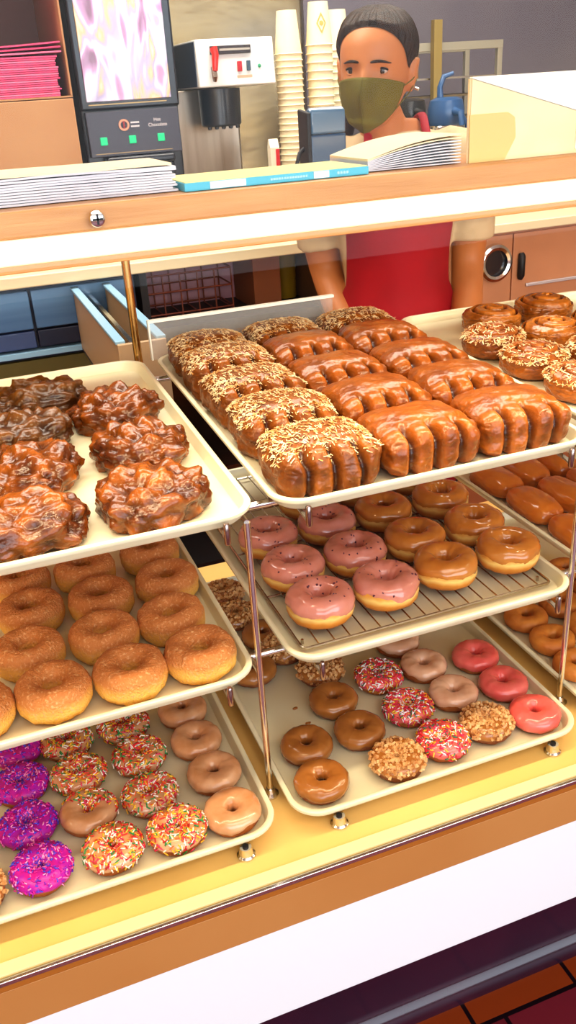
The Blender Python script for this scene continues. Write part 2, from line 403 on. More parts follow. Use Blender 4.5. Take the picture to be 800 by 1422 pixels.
# wire rack standing in the middle tray
rk = thing('cooling_rack', 'wire cooling rack under the pink and caramel raised donuts', 'cooling rack', (.303+TW*.975/2, .880+TL/2, .7330))
RW = TW*.975-.05
fr = rrect(RW, TL-.075, .008, .0075, 3)
MB().tube(fr, .0022, 8, closed=True).build('rack_frame', M['wire'], rk)
gw = MB()
nx = 17
for k in range(1, nx):
    x = -RW/2+RW*k/nx
    gw.tube([(x, -(TL-.075)/2, .0100), (x, (TL-.075)/2, .0100)], .0012, 6)
for k in range(1, 4):
    y = -(TL-.075)/2+(TL-.075)*k/4
    gw.tube([(-RW/2, y, .0075), (RW/2, y, .0075)], .0018, 6)
gw.build('rack_wires', M['wire'], rk)
for x in (-1, 1):
    for y in (-1, 1): MB().tube([(x*.19, y*.27, .0075), (x*.19, y*.27, .0003)], .0022, 8).build('rack_foot', M['wire'], rk)
RZ = .7330+.0115

# ------------------------------------------------------------------ pastry meshes
def nz(v, s, seed): return noise.noise(Vector((v[0]*s+seed*7.3, v[1]*s-seed*3.1, v[2]*s+seed*1.7)))
def sgnp(x, p): return math.copysign(abs(x)**p, x)
def donut_pt(a, ph, R, r, h, seed, rough=.0012, lump=.05, off=0., p=.85):
    c, w = (R+r)/2, (R-r)/2
    l = 1+lump*noise.noise(Vector((math.cos(a)*1.3, math.sin(a)*1.3, seed*5.1)))+lump*.5*noise.noise(Vector((math.cos(a)*3, math.sin(a)*3, seed*9.7)))
    rr = c+(w+off)*sgnp(math.cos(ph), p)
    rr = c+(rr-c)*(l if rr > c else 1+(l-1)*1.8)
    z = h/2*(1+.06*noise.noise(Vector((math.cos(a)*2, math.sin(a)*2, seed*2.7))))*sgnp(math.sin(ph), p)
    z += off*math.sin(ph)
    v = Vector((rr*math.cos(a), rr*math.sin(a), z+h/2))
    d = rough*noise.fractal(v*90+Vector((seed*3.3, 0, 0)), 1., 2., 3)
    v += Vector((math.cos(a)*math.cos(ph), math.sin(a)*math.cos(ph), math.sin(ph)))*d
    if v.z < 0: v.z = 0
    return v
def donut_body(R, r, h, seed, m, **k):
    na, nphi = 56, 26
    return MB().loops([[donut_pt(2*PI*i/na, -PI/2+2*PI*j/nphi, R, r, h, seed, **k) for j in range(nphi)] for i in range(na)]+
                      [[donut_pt(0, -PI/2+2*PI*j/nphi, R, r, h, seed, **k) for j in range(nphi)]], False, False).mesh('dough', m, sharp=None)
def donut_icing(R, r, h, seed, m, low=-.15, wav=.35, thick=.0013, **k):
    na, n = 64, 18
    def cut(a): return low+wav*noise.noise(Vector((math.cos(a)*1.7, math.sin(a)*1.7, seed*4.4)))+wav*.5*noise.noise(Vector((math.cos(a)*4, math.sin(a)*4, seed*6.1)))
    rings = []
    for i in range(na+1):
        a = 2*PI*(i % na)/na; p0 = cut(a); p1 = PI+.35
        ring = []
        for j in range(n):
            t = j/(n-1); ph = p0+(p1-p0)*t
            e = min(1, min(t, 1-t)*9); e = math.sqrt(max(0, 1-(1-e)**2))
            ring.append(donut_pt(a, ph, R, r, h, seed, off=-.0008+(thick+.0008)*e, **k))
        rings.append(ring)
    m_ = MB(); nn = n; v = [p for q in rings for p in q]; f = []
    for i in range(na):
        for j in range(nn-1): f.append((i*nn+j, (i+1)*nn+j, (i+1)*nn+j+1, i*nn+j+1))
    return m_.add(v, f).mesh('icing', m, sharp=None)
def frame(n):
    n = n.normalized(); a = Vector((0, 0, 1)) if abs(n.z) < .9 else Vector((1, 0, 0))
    t = n.cross(a).normalized(); return t, n.cross(t)
def sprinkles(R, r, h, seed, mats, count, rng, length=.0065, rad=.00085, low=-.1, hi=PI+.2, bare=None, name='sprinkles'):
    m = MB(); idx = []
    for q in range(count):
        a = rng.uniform(0, 2*PI); ph = rng.uniform(low, hi)
        if bare and bare(a, ph): continue
        p = donut_pt(a, ph, R, r, h, seed, off=.0018+rng.uniform(0, .0008))
        n = Vector((math.cos(a)*math.cos(ph), math.sin(a)*math.cos(ph), math.sin(ph)))
        t, b = frame(n); th = rng.uniform(0, PI)
        d = (t*math.cos(th)+b*math.sin(th)+n*rng.uniform(-.15, .3)).normalized()*length*rng.uniform(.75, 1.1)/2
        k0 = len(m.f); m.tube([p-d, p-d*.9, p+d*.9, p+d], [rad*.5, rad, rad, rad*.5], 6); idx += [rng.randrange(len(mats))]*(len(m.f)-k0)
    me = m.mesh(name, None, sharp=None)
    for x in mats: me.materials.append(x)
    me.polygons.foreach_set('material_index', idx); return me
def chunks_on(ptfn, count, rng, m, size=.0022, name='chopped_nuts', flake=False):
    mb = MB()
    for q in range(count):
        p, n = ptfn(rng)
        t, b = frame(n); th = rng.uniform(0, PI)
        if flake:
            d = (t*math.cos(th)+b*math.sin(th)+n*rng.uniform(-.1, .6)).normalized(); s = n.cross(d).normalized()
            l, w = size*rng.uniform(1.2, 3.2), size*rng.uniform(.3, .55)
            c = p+n*.0012; u = n*rng.uniform(-.3, .5)*l*.3
            v = [c-d*l/2-s*w/2, c-d*l/2+s*w/2, c+s*w/2+u, c-s*w/2+u, c+d*l/2-s*w/2, c+d*l/2+s*w/2]
            up = n*.0005
            v = v+[x+up for x in v]
            mb.add(v, [(0, 1, 2, 3), (3, 2, 5, 4), (6, 9, 8, 7), (9, 10, 11, 8), (0, 6, 7, 1), (4, 5, 11, 10), (0, 3, 9, 6), (3, 4, 10, 9), (1, 7, 8, 2), (2, 8, 11, 5)])
        else:
            sz = [size*rng.uniform(.6, 1.25) for _ in range(3)]
            mb.box(p+n*.0008, sz, rng.uniform(0, PI), rng.uniform(-1, 1), rng.uniform(-1, 1))
    return mb.mesh(name, m, smooth=not flake and False)
rng = random.Random(7)
def spc(c): return mat('sprinkle', c, .35)
mix_multi = [spc(c) for c in ((240, 60, 50), (250, 190, 40), (250, 240, 225), (250, 236, 220), (240, 110, 40), (230, 60, 100), (50, 150, 80), (245, 200, 60), (190, 30, 40))]
mix_pink = [spc(c) for c in ((235, 40, 70), (250, 245, 240), (245, 150, 40), (230, 50, 110), (240, 200, 60), (50, 120, 90), (220, 30, 60), (255, 240, 240))]
mix_mag = [spc(c) for c in ((225, 30, 150), (120, 60, 200), (80, 80, 215), (245, 120, 190), (210, 30, 170), (160, 40, 190), (250, 160, 210))]

CK = dict(R=.038, r=.0075, h=.027)
RD_ = dict(R=.048, r=.0122, h=.043)
SG = dict(R=.0478, r=.0128, h=.045)
def proto(name, kids):
    e = bpy.data.objects.new(name, None); e.empty_display_size = .03
    C.objects.link(e)
    for n, me in kids:
        c = obj(n, me, e)
        if n in ('sprinkles', 'chopped_nuts', 'coconut_flakes', 'berry_specks'): c['kind'] = 'stuff'
    return e
protos = {}
def variants(key, n, fn):
    protos[key] = [fn(s) for s in range(1, n+1)]
def nut_pt(seed, D):
    def f(r):
        a = r.uniform(0, 2*PI); ph = r.uniform(0., PI+.1)
        p = donut_pt(a, ph, D['R'], D['r'], D['h'], seed, off=.001)
        return p, Vector((math.cos(a)*math.cos(ph), math.sin(a)*math.cos(ph), math.sin(ph)))
    return f
def spot_pt(seed, D):
    def f(r):
        a = r.uniform(0, 2*PI); ph = r.uniform(.3, PI-.2)
        return donut_pt(a, ph, D['R'], D['r'], D['h'], seed, off=.0003, lump=.07), Vector((math.cos(a)*math.cos(ph), math.sin(a)*math.cos(ph), math.sin(ph)))
    return f
LK = dict(lump=.07)
def simple(body, icing, D, **k):
    def f(s): return [('dough', donut_body(D['R'], D['r'], D['h'], s+k.get('o', 0), body)), ('icing', donut_icing(D['R'], D['r'], D['h'], s+k.get('o', 0), icing, k.get('low', -.15), k.get('wav', .35)))]
    return f
KID = {}
KID['choc'] = [simple(M['dough_dark'], M['choc_glaze'], CK, o=0, low=-.35)(s) for s in (1, 2, 3)]
KID['pale'] = [simple(M['dough'], M['clear_glaze'], CK, o=10, low=-.1)(s) for s in (1, 2, 3)]
KID['tan'] = [simple(M['dough'], M['tan_glaze'], CK, o=15, low=-.25)(s) for s in (1, 2, 3)]
KID['red'] = [simple(M['dough'], M['red_glaze'], CK, o=20, low=-.4, wav=.5)(s) for s in (1, 2, 3)]
KID['plain'] = [[('dough', donut_body(.0385, .0085, .027, s+30, M['plain_cake']))] for s in (1, 2, 3)]
KID['nut'] = []
for s in (1, 2):
    k = simple(M['dough_dark'], M['choc_glaze'], CK, o=40)(s)
    k.append(('chopped_nuts', chunks_on(nut_pt(s+40, CK), 360, rng, M['peanut'], .0044))); KID['nut'].append(k)
KID['multi'] = []
for s in (1, 2, 3):
    k = simple(M['dough'], M['tan_glaze'], CK, o=50)(s)
    k.append(('sprinkles', sprinkles(CK['R'], CK['r'], CK['h'], s+50, mix_multi, 560, rng, .0072, .0009))); KID['multi'].append(k)
k = simple(M['dough'], M['tan_glaze'], CK, o=54)(1)
k.append(('sprinkles', sprinkles(CK['R'], CK['r'], CK['h'], 55, mix_multi, 480, rng, .0072, .0009, bare=lambda a, ph: math.cos(a-3.6) > -.1))); KID['half'] = [k]
KID['pinkmix'] = []
for s in (1, 2):
    k = simple(M['dough'], M['red_glaze'], CK, o=60)(s)
    k.append(('sprinkles', sprinkles(CK['R'], CK['r'], CK['h'], s+60, mix_pink, 640, rng, .0072, .0009))); KID['pinkmix'].append(k)
KID['magenta'] = []
for s in (1, 2, 3):
    k = simple(M['dough'], M['magenta_glaze'], CK, o=70, low=-.3)(s)
    k.append(('sprinkles', sprinkles(CK['R'], CK['r'], CK['h'], s+70, mix_mag, 520, rng, .005, .0009))); KID['magenta'].append(k)
KID['sugar'] = [[('dough', donut_body(SG['R'], SG['r'], SG['h'], s+80, M['sugared'], lump=.05, rough=.0018))] for s in (1, 2, 3, 4)]
def raised(icing, s, specks=False):
    k = [('dough', donut_body(RD_['R'], RD_['r'], RD_['h'], s, M['raised'], lump=.07)), ('icing', donut_icing(RD_['R'], RD_['r'], RD_['h'], s, icing, .05, .3, .0016, lump=.07))]
    if specks: k.append(('berry_specks', chunks_on(spot_pt(s, RD_), 26, rng, M['berry_speck'], .0024)))
    return k
KID['berry'] = [raised(M['berry_glaze'], s+90, True) for s in (1, 2, 3)]
KID['caramel'] = [raised(M['caramel_glaze'], s+100) for s in (1, 2, 3)]
NAME = {'choc': 'chocolate_donut', 'pale': 'glazed_donut', 'tan': 'glazed_donut', 'red': 'red_iced_donut', 'plain': 'plain_cake_donut', 'nut': 'peanut_donut', 'multi': 'sprinkle_donut',
        'half': 'sprinkle_donut', 'pinkmix': 'sprinkle_donut', 'magenta': 'magenta_donut', 'sugar': 'sugared_donut', 'berry': 'berry_glazed_donut', 'caramel': 'caramel_glazed_donut'}
made = {}
def donut(key, x, y, z, label, group, var=None, tilt=(0, 0), sc=1., rz=None):
    vs = KID[key]; i = (rng.randrange(len(vs)) if var is None else var)
    rot = (tilt[0], tilt[1], rng.uniform(0, 2*PI) if rz is None else rz)
    loc = (x, y, z)
    if (key, i) in made:
        o = dup(made[key, i], loc, rot, label, sc)
    else:
        kids = vs[i]
        if len(kids) == 1:
            o = obj(NAME[key], kids[0][1], None, loc)
        else:
            o = proto(NAME[key], kids); o.location = loc
        o.rotation_euler = rot; o.scale = (sc,)*3; o['category'] = 'donut'; o['label'] = label
        made[key, i] = o
    o['group'] = group
    return o
T = .0006
# bottom centre tray
zb = tz('bottom', .9)+T
G = 'cake donuts on the bottom centre tray'
for key, x, y, lab in [
    ('choc', .328, .873, 'chocolate-glazed cake donut at the front left corner of its tray'),
    ('choc', .336, .950, 'chocolate-glazed donut directly behind the front left corner one'),
    ('choc', .421, .948, 'chocolate-glazed donut touching the front peanut-covered one'),
    ('choc', .414, 1.030, 'chocolate-glazed donut in front of the peanut donut under the hook'),
    ('choc', .324, 1.160, 'brown glazed donut half hidden behind the chrome post'),
    ('nut', .443, .867, 'peanut-covered chocolate donut at front of tray, left of the pink sprinkle one'),
    ('nut', .426, 1.112, 'peanut-covered donut below the hook of the wire rack tray'),
    ('nut', .392, 1.196, 'peanut-covered donut half hidden under the wire rack tray corner'),
    ('nut', .352, 1.418, 'peanut donut farthest back, seen through the gap between middle trays'),
    ('nut', .350, 1.332, 'peanut donut second from back, seen through the gap between middle trays'),
    ('choc', .374, 1.252, 'chocolate-glazed donut seen behind the post in the tray gap'),
    ('pinkmix', .505, 1.055, 'rearmost red donut with white and pink sprinkles, bottom tier'),
    ('pinkmix', .511, .964, 'middle one of three red donuts with mixed sprinkles'),
    ('pinkmix', .522, .876, 'front red donut with mixed sprinkles beside the peanut one'),
    ('pale', .578, 1.130, 'pale pink glazed cake donut farthest back, partly under the tray'),
    ('pale', .585, 1.049, 'pale pink glazed donut in the middle of its column of three'),
    ('pale', .593, .966, 'pale pink glazed donut just behind the tan peanut donut'),
    ('nut', .600, .883, 'tan peanut-crumb donut in front row left of the red iced one'),
    ('red', .676, 1.036, 'rearmost coral red iced donut on the bottom tier'),
    ('red', .676, .954, 'middle coral red iced donut on the bottom tier'),
    ('red', .678, .872, 'front coral red iced donut in the right tray corner')]:
    donut(key, x, y, zb, lab, G)
# bottom left tray
G = 'cake donuts on the bottom left tray'
rows = ['front', 'second', 'third', 'rearmost']
for key, x, ys, what in [
    ('tan', (.196, .194, .189, .188), (.870, .952, 1.030, 1.108), 'plain tan glazed donut, %s of the four along the right tray edge'),
    ('multi', (.119, .100, .102, .094), (.869, .947, 1.031, 1.110), 'rainbow sprinkle donut, %s in the column beside the tan glazed ones'),
    ('multi', (.034, .014, .013, .007), (.872, .949, 1.029, 1.110), 'rainbow sprinkle donut, %s in the column beside the magenta ones'),
    ('magenta', (-.057, -.066, -.067, -.065), (.876, .960, 1.044, 1.125), 'magenta donut with purple sprinkles, %s of the magenta column')]:
    for i in range(4):
        k2 = key; lab = what % rows[i]
        if key == 'multi' and i == 1 and x[0] < .1: k2 = 'half'; lab = 'donut only half covered in rainbow sprinkles, bare tan glaze at left'
        donut(k2, x[i], ys[i], zb, lab, G, rz=(0.6 if k2 == 'half' else None))
donut('nut', -.140, .870, zb, 'tan crumb donut cut by the left edge, front of bottom left tray', G)
donut('tan', -.150, .952, zb, 'tan glazed donut at the left edge beside the magenta ones', G)
# middle left tray
G = 'sugared raised donuts on the middle left tray'
zm = tz('middle', .9)+T
cols = [(.194, (.944, 1.044, 1.148, 1.250)), (.094, (.942, 1.042, 1.141, 1.240)), (-.005, (.946, 1.046, 1.150, 1.250)), (-.105, (.946, 1.05, 1.15))]
cw = ['rightmost column', 'second column from the right', 'third column from the right', 'leftmost visible column']
jit = [(.0, -.014, .004, 0), (.006, -.010, .003, -.006), (.008, -.012, .002, -.006), (.014, .0, 0)]
for ci, (x, ys) in enumerate(cols):
    for ri, y in enumerate(ys):
        if ci == 3 and ri > 0: continue
        donut('sugar', x+jit[ci][ri], y, zm+.001, 'sugared raised donut, %s row, %s of the middle left tray' % (['front', 'second', 'third', 'rear'][ri], cw[ci]), G,
              tilt=(rng.uniform(-.018, .018), rng.uniform(-.018, .018)))
# middle centre, on the wire rack
G = 'raised donuts on the wire rack'
for ci, x in enumerate((.380, .483, .587, .695)):
    for ri, y in enumerate((.978, 1.085, 1.196, 1.300)):
        key = 'berry' if ci < 2 else 'caramel'
        if ri == 3 and ci == 0: continue
        xx = x+(.004 if ri == 3 else 0); 
        col = 'pink berry-glazed' if key == 'berry' else 'caramel-glazed'
        side = [('left', 'right'), ('left', 'right')][0][ci % 2]
        donut(key, xx, y+(.012 if ci > 1 and ri == 0 else 0), RZ+.0005, '%s raised donut, %s row, %s of the two %s columns' % (col, ['front', 'second', 'third', 'rear'][ri], side, 'pink' if ci < 2 else 'caramel'), G)
# bottom right tray
G = 'plain cake donuts on the bottom right tray'
for ci, x in enumerate((.815, .897, .979)):
    for ri, y in enumerate((.946, 1.022, 1.099, 1.180)):
        if ci == 2 and ri < 2: continue
        donut('plain', x+(.004 if ri else -.004), y+.012*ci, zb, 'plain orange cake donut, %s row, %s column of the bottom right tray' % (['front', 'second', 'third', 'rear'][ri], ['left', 'middle', 'right'][ci]), G)

def tiltz(rz): return (Matrix.Rotation(TILT, 3, 'X') @ Matrix.Rotation(rz, 3, 'Z')).to_euler()
# fritters
def ico(sub):
    bm = bmesh.new(); bmesh.ops.create_icosphere(bm, subdivisions=sub, radius=1.)
    v = [x.co.copy() for x in bm.verts]; f = [tuple(y.index for y in x.verts) for x in bm.faces]; bm.free(); return v, f
IV, IF = ico(5)
def fritter(seed, m, sx, sy, sz):
    o = Vector((seed*11.3, seed*5.7, seed*2.2)); V = []
    for d in IV:
        e = Vector((sgnp(d.x, .85)*sx, sgnp(d.y, .85)*sy, d.z*sz))
        big = .12*noise.noise(d*1.3+o)
        d0 = noise.voronoi(Vector((d.x*2.3, d.y*2.3, d.z*1.3))+o)[0][0]
        d1 = noise.voronoi(Vector((d.x*4.6, d.y*4.6, d.z*2.6))+o*1.7)[0][0]
        fine = .035*noise.fractal(d*9+o, 1., 2., 3)+.05*abs(noise.noise(d*7+o*2))
        k = 1+big+.30*(.5-d0)+.16*(.42-d1)+fine
        p = Vector((e.x*(.86+.14*k) if False else e.x*(1+(k-1)*.8), e.y*(1+(k-1)*.8), e.z*(1+(k-1)*2.3)))
        p.z += sz*.62
        if p.z < 0: p.z = 0
        V.append(p)
    return MB().add(V, IF).mesh('fritter', m, sharp=None)
G = 'apple fritters on the top left tray'
for i, (x, y, m, s, rz, lab) in enumerate([
    (.075, 1.385, 'fritter_dark', (.074, .054, .032), .1, 'darkest apple fritter at the back of the top left tray'),
    (.040, 1.245, 'fritter_dark', (.070, .064, .032), .4, 'knobby dark apple fritter in front of the darkest one'),
    (.030, 1.110, 'fritter', (.070, .066, .032), 1.2, 'apple fritter third from back in the left column'),
    (.008, .966, 'fritter', (.075, .064, .031), .2, 'apple fritter at front left of the top left tray'),
    (.179, 1.288, 'fritter', (.067, .067, .031), .7, 'reddish apple fritter at back of the right column'),
    (.182, 1.125, 'fritter', (.066, .065, .031), 2.2, 'glossy apple fritter in the middle of the right column'),
    (.164, .974, 'fritter', (.068, .065, .032), .3, 'large glossy apple fritter in front right tray corner')]):
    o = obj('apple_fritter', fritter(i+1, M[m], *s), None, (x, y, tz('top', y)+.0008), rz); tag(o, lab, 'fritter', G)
    o.rotation_euler = tiltz(rz)

# bear claws
def claw_fn(d, seed, sx, sy, sz):
    o = Vector((seed*4.1, seed*8.3, 0))
    x, y, z = sgnp(d.x, .62), sgnp(d.y, .62), sgnp(d.z, .75)
    n = math.sqrt(x*x+y*y+z*z)
    n8 = (abs(d.x)**5+abs(d.y)**5+abs(d.z)**3.)**(1/4.5)
    x, y, z = d.x/n8, d.y/n8, d.z/n8
    fr_ = max(0., min(1., (-y-.28)/.55)); front = fr_*fr_*(3-2*fr_)
    wob = .05*noise.noise(Vector((y*2, seed*2.3, 0)))
    gv = sum(math.exp(-((x+wob-gx)/.085)**2) for gx in (-.52, 0., .52))
    groove = min(1, gv)*front
    zz = z*(1-(.50 if z > 0 else .1)*groove)
    if z > 0:
        zz -= .09*math.exp(-((y+.42)/.15)**2)*(1-.5*min(1, gv))                      # crease where the toes begin
        zz += .06*front*(1-min(1, gv))
    yy = y+(.20*groove if y < 0 else 0)
    p = Vector((x*sx*(1+.05*noise.noise(Vector((y*2, z*2, seed*3.)))), yy*sy, zz*sz))
    p *= 1+.06*noise.noise(Vector((x*1.4, y*1.4, z))+o)+.030*noise.noise(Vector((x*4, y*4, z*3))+o)+.026*abs(noise.noise(Vector((x*9, y*6, z*8))+o))
    p.z += sz*.74
    if p.z < 0: p.z = 0
    return p
IV6, IF6 = ico(6)
def claw(seed, m, sx=.0700, sy=.0625, sz=.038):
    return MB().add([claw_fn(d, seed, sx, sy, sz) for d in IV6], IF6).mesh('bun', m, sharp=None)
def claw_pt(seed, sx, sy, sz, lo=-.55):
    def f(r):
        while True:
            d = Vector((r.uniform(-1, 1), r.uniform(lo, 1), r.uniform(.28, 1))).normalized()
            if d.z > .3: break
        p = claw_fn(d, seed, sx, sy, sz); e = 1e-3
        return p, Vector((d.x*.5, d.y*.5, d.z)).normalized()
    return f
made2 = {}
def pastry(key, kidsfn, name, cat, x, y, z, rot, label, group, sc=1.):
    if key in made2: o = dup(made2[key], (x, y, z), rot, label, sc)
    else:
        kids = kidsfn()
        if len(kids) == 1: o = obj(name, kids[0][1], None, (x, y, z))
        else: o = proto(name, kids); o.location = (x, y, z)
        o.rotation_euler = rot; o.scale = (sc,)*3; tag(o, label, cat, group); made2[key] = o
    return o
def k_coco(s):
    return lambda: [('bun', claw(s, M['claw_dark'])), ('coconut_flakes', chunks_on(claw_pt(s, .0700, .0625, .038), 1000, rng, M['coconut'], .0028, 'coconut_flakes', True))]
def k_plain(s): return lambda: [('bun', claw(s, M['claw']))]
G = 'bear claws on the top centre tray'
rw = ['front', 'second', 'third', 'fourth', 'rear']
for ri, y in enumerate((.967, 1.098, 1.229, 1.360, 1.468)):
    for ci, x in enumerate((.3835, .5265, .6695)):
        sc = .985 if ri < 4 else .92
        yy = y+(.004 if ci else 0)
        coco = ci == 0 or ri == 4
        lab = ('coconut-topped bear claw, %s row, %s of the top centre tray' if coco else 'shiny glazed bear claw, %s row, %s of the top centre tray') % (rw[ri], ['left column', 'middle column', 'right column'][ci])
        s = (ri*3+ci) % 3+1
        key = ('coco', 1+(ri+ci) % 3) if coco else ('claw', 4+(ri*2+ci) % 4)
        pastry(key, k_coco(key[1]) if coco else k_plain(key[1]), 'bear_claw', 'pastry', x, yy, tz('top', yy)+.0008, tiltz(rng.uniform(-.05, .05)), lab, G, sc)
# cinnamon rolls
def roll_fn(d, seed, R=.055, h=.052):
    r = math.hypot(d.x, d.y); a = math.atan2(d.y, d.x)
    n = (r**3.4+abs(d.z)**3.4)**(1/3.4); r /= n; z = d.z/n
    o = Vector((seed*3.7, seed, 0))
    wob = 1+.06*noise.noise(Vector((math.cos(a)*1.5, math.sin(a)*1.5, seed*2.)))
    zz = z
    if z > 0:
        t = r*2.6-a/(2*PI)
        g = abs((t % 1)-.5)*2
        w = max(0, min(1, (z-.35)/.4))
        zz -= .48*w*(max(0, g-.6)/.4)**1.3
        zz -= .18*w*r
        zz += .12*w*max(0, 1-r*2.2)
    p = Vector((math.cos(a)*r*R*wob, math.sin(a)*r*R*wob, zz*h/2))
    p *= 1+.03*noise.noise(d*5+o)+.015*noise.noise(d*12+o)
    p.z += h*.46
    if p.z < 0: p.z = 0
    return p
def roll(seed, m): return MB().add([roll_fn(d, seed) for d in IV6], IF6).mesh('bun', m, sharp=None)
def roll_pt(seed):
    def f(r):
        while True:
            d = Vector((r.uniform(-1, 1), r.uniform(-1, 1), r.uniform(.1, 1))).normalized()
            if d.z > .22: break
        return roll_fn(d, seed), Vector((d.x*.6, d.y*.6, d.z)).normalized()
    return f
G = 'rolls on the top right tray'
for key, x, y, lab in [
    ('r1', .930, 1.420, 'cinnamon roll at the back left of the top right tray'),
    ('r2', 1.062, 1.440, 'cinnamon roll at the back edge, near the right picture edge'),
    ('r1', .975, 1.293, 'cinnamon roll in front of the back left cinnamon roll'),
    ('r2', 1.095, 1.310, 'cinnamon roll cut by the right picture edge'),
    ('c1', .859, 1.305, 'rear coconut-topped roll beside the tray edge'),
    ('c2', .859, 1.183, 'middle coconut-topped roll beside the tray edge'),
    ('c1', .859, 1.060, 'front coconut-topped roll, nearest the glazed bear claws'),
    ('c2', .980, 1.165, 'coconut-topped roll at the right picture edge')]:
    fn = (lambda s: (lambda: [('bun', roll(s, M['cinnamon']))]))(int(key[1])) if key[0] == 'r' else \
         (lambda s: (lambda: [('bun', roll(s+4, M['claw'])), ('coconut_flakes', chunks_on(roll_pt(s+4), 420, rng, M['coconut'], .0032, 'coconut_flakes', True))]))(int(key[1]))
    pastry(key, fn, 'cinnamon_roll' if key[0] == 'r' else 'coconut_roll', 'pastry', x, y, tz('top', y)+.0008, tiltz(rng.uniform(-3, 3)), lab, G)
# glazed bars
def bar_me(seed):
    V = []
    for d in IV:
        n = (abs(d.x)**2.6+abs(d.y)**3.2+abs(d.z)**2.4)**(1/2.7)
        p = Vector((d.x/n*.0335, d.y/n*.058, d.z/n*.021))
        p *= 1+.07*noise.noise(Vector((d.x*1.5, d.y*2+seed*3, d.z)))+.02*noise.noise(d*6+Vector((seed, 0, 0)))
        p.z += .017
        if p.z < 0: p.z = 0
        V.append(p)
    return MB().add(V, IF).mesh('bar', M['bar'], sharp=None)
G = 'glazed bars on the middle right tray'
for ri, y in enumerate((1.010, 1.130, 1.250)):
    for ci, x in enumerate((.842, .914, .986)):
        pastry(('bar', 1+(ri+ci) % 3), (lambda s: lambda: [('bar', bar_me(s))])(1+(ri+ci) % 3), 'glazed_bar', 'pastry', x, y+.012*ci, zm,
               (0, 0, rng.uniform(-.08, .08)), 'orange-brown glazed bar, %s row, %s column of the middle right tray' % (['front', 'middle', 'rear'][ri], ['left', 'middle', 'right'][ci]), G)
# crumbs on the bottom centre tray
for i, (x, y, lab) in enumerate([(.357, 1.052, 'brown icing crumb on bare tray behind the front chocolate donuts'), (.362, 1.010, 'small brown crumb on bare tray nearer the front'),
                  (.645, 1.17, 'dark crumb at the back of tray near the red donuts'), (.625, 1.20, 'tiny red crumb beside the pale pink donut')]):
    v = [Vector((p.x*.0045, p.y*.0028, p.z*.0016))*(1+.4*noise.noise(p*2+Vector((i*5, 0, 0)))) for p in ico(2)[0]]
    o = MB().add(v, ico(2)[1]).build('crumb', M['choc_glaze'], loc=(x, y, zb+.0016)); tag(o, lab, 'crumb', 'crumbs on the bottom centre tray')
# acrylic guard behind the bear claws
gz = .975+.66*math.tan(TILT)
ag = thing('tray_guard', 'low clear plastic guard with white edge behind the bear claws', 'guard', (.30, 1.556, gz-.012))
MB().bb(0, .36, 0, .004, 0, .068).build('guard_panel', M['acrylic'], ag, smooth=False)
MB().bb(-.003, .362, -.003, .007, .068, .073).bb(-.003, 0, -.003, .007, 0, .068).build('guard_edge', M['acrylic_edge'], ag)

# ------------------------------------------------------------------ things on the oak rail
ZR = 1.3438
kraft = mat('kraft', (205, 160, 108), .7, col2=(190, 144, 92), nscale=12)
carton_m = mat('carton', (196, 148, 104), .75, col2=(184, 134, 92), nscale=5)
paper = [mat('bag_paper', (232, 230, 232), .7, col2=(214, 212, 218), nscale=14), mat('bag_paper_cream', (250, 232, 190), .7)]
NS = 11
for k in range(NS):
    th = .0017; z0 = ZR+k*.00195
    x1 = .193+rng.uniform(-.003, .002); s = k/NS
    def fn(u, v, z0=z0, x1=x1, s=s, ph=rng.uniform(0, 6)):
        x = -.10+(x1+.10)*u
        wave = .0007*math.sin(x*38+ph)*s
        return Vector((x, .796+.090*v+.0008*math.sin(u*9+ph), z0+.0006+wave*.6+.003*s*(1-abs(u-.62))))
    m = MB(); nu, nv = 26, 3
    m.grid(fn, nu, nv); m.grid(lambda u, v: fn(u, v)+Vector((0, 0, th)), nu, nv)
    n = nu*nv
    for i in range(nu-1):
        for j in (0, nv-1): m.f.append((i*nv+j, (i+1)*nv+j, n+(i+1)*nv+j, n+i*nv+j))
    for j in range(nv-1):
        for i in (0, nu-1): m.f.append((i*nv+j, i*nv+j+1, n+i*nv+j+1, n+i*nv+j))
    o = m.build('paper_bag', paper[1 if k == NS-1 else 0], sharp=30)
    tag(o, ('cream paper bag on top of the left stack on the oak rail' if k == NS-1 else 'flat white paper bag, %s from the bottom of the stack on the oak rail' % ORD[k]), 'paper bag', 'flat paper bags at the left of the rail')
aq = thing('wax_paper_box', 'flat aqua and white striped box with pale yellow top on the oak rail', 'box', (.197, .782, ZR))
yel = mat('pale_yellow', (240, 232, 150), .6)
aqua = mat('aqua', (86, 190, 214), .5); wht = mat('stripe_white', (240, 244, 240), .5)
MB().bb(0, .176, .0006, .088, 0, .0070).build('box_body', aqua, aq, .0006)
MB().bb(.001, .175, .0015, .087, .0070, .0076).build('box_top', yel, aq)
for a, b in ((.023, .056), (.121, .136)):
    MB().bb(a, b, 0, .0006, .0008, .0066).build('white_stripe', wht, aq)
lt = mat('box_print', (176, 226, 234), .5)
pr = MB()
for i in range(14): pr.bb(.079+i*.0026, .0806+i*.0026+rng.uniform(0, .0006), 0, .0004, .0028, .0046)
for i in range(4): pr.bb(.144+i*.0030, .1462+i*.0030, 0, .0004, .0026, .0048)
pr.build('box_print', lt, aq)
NSH = 10
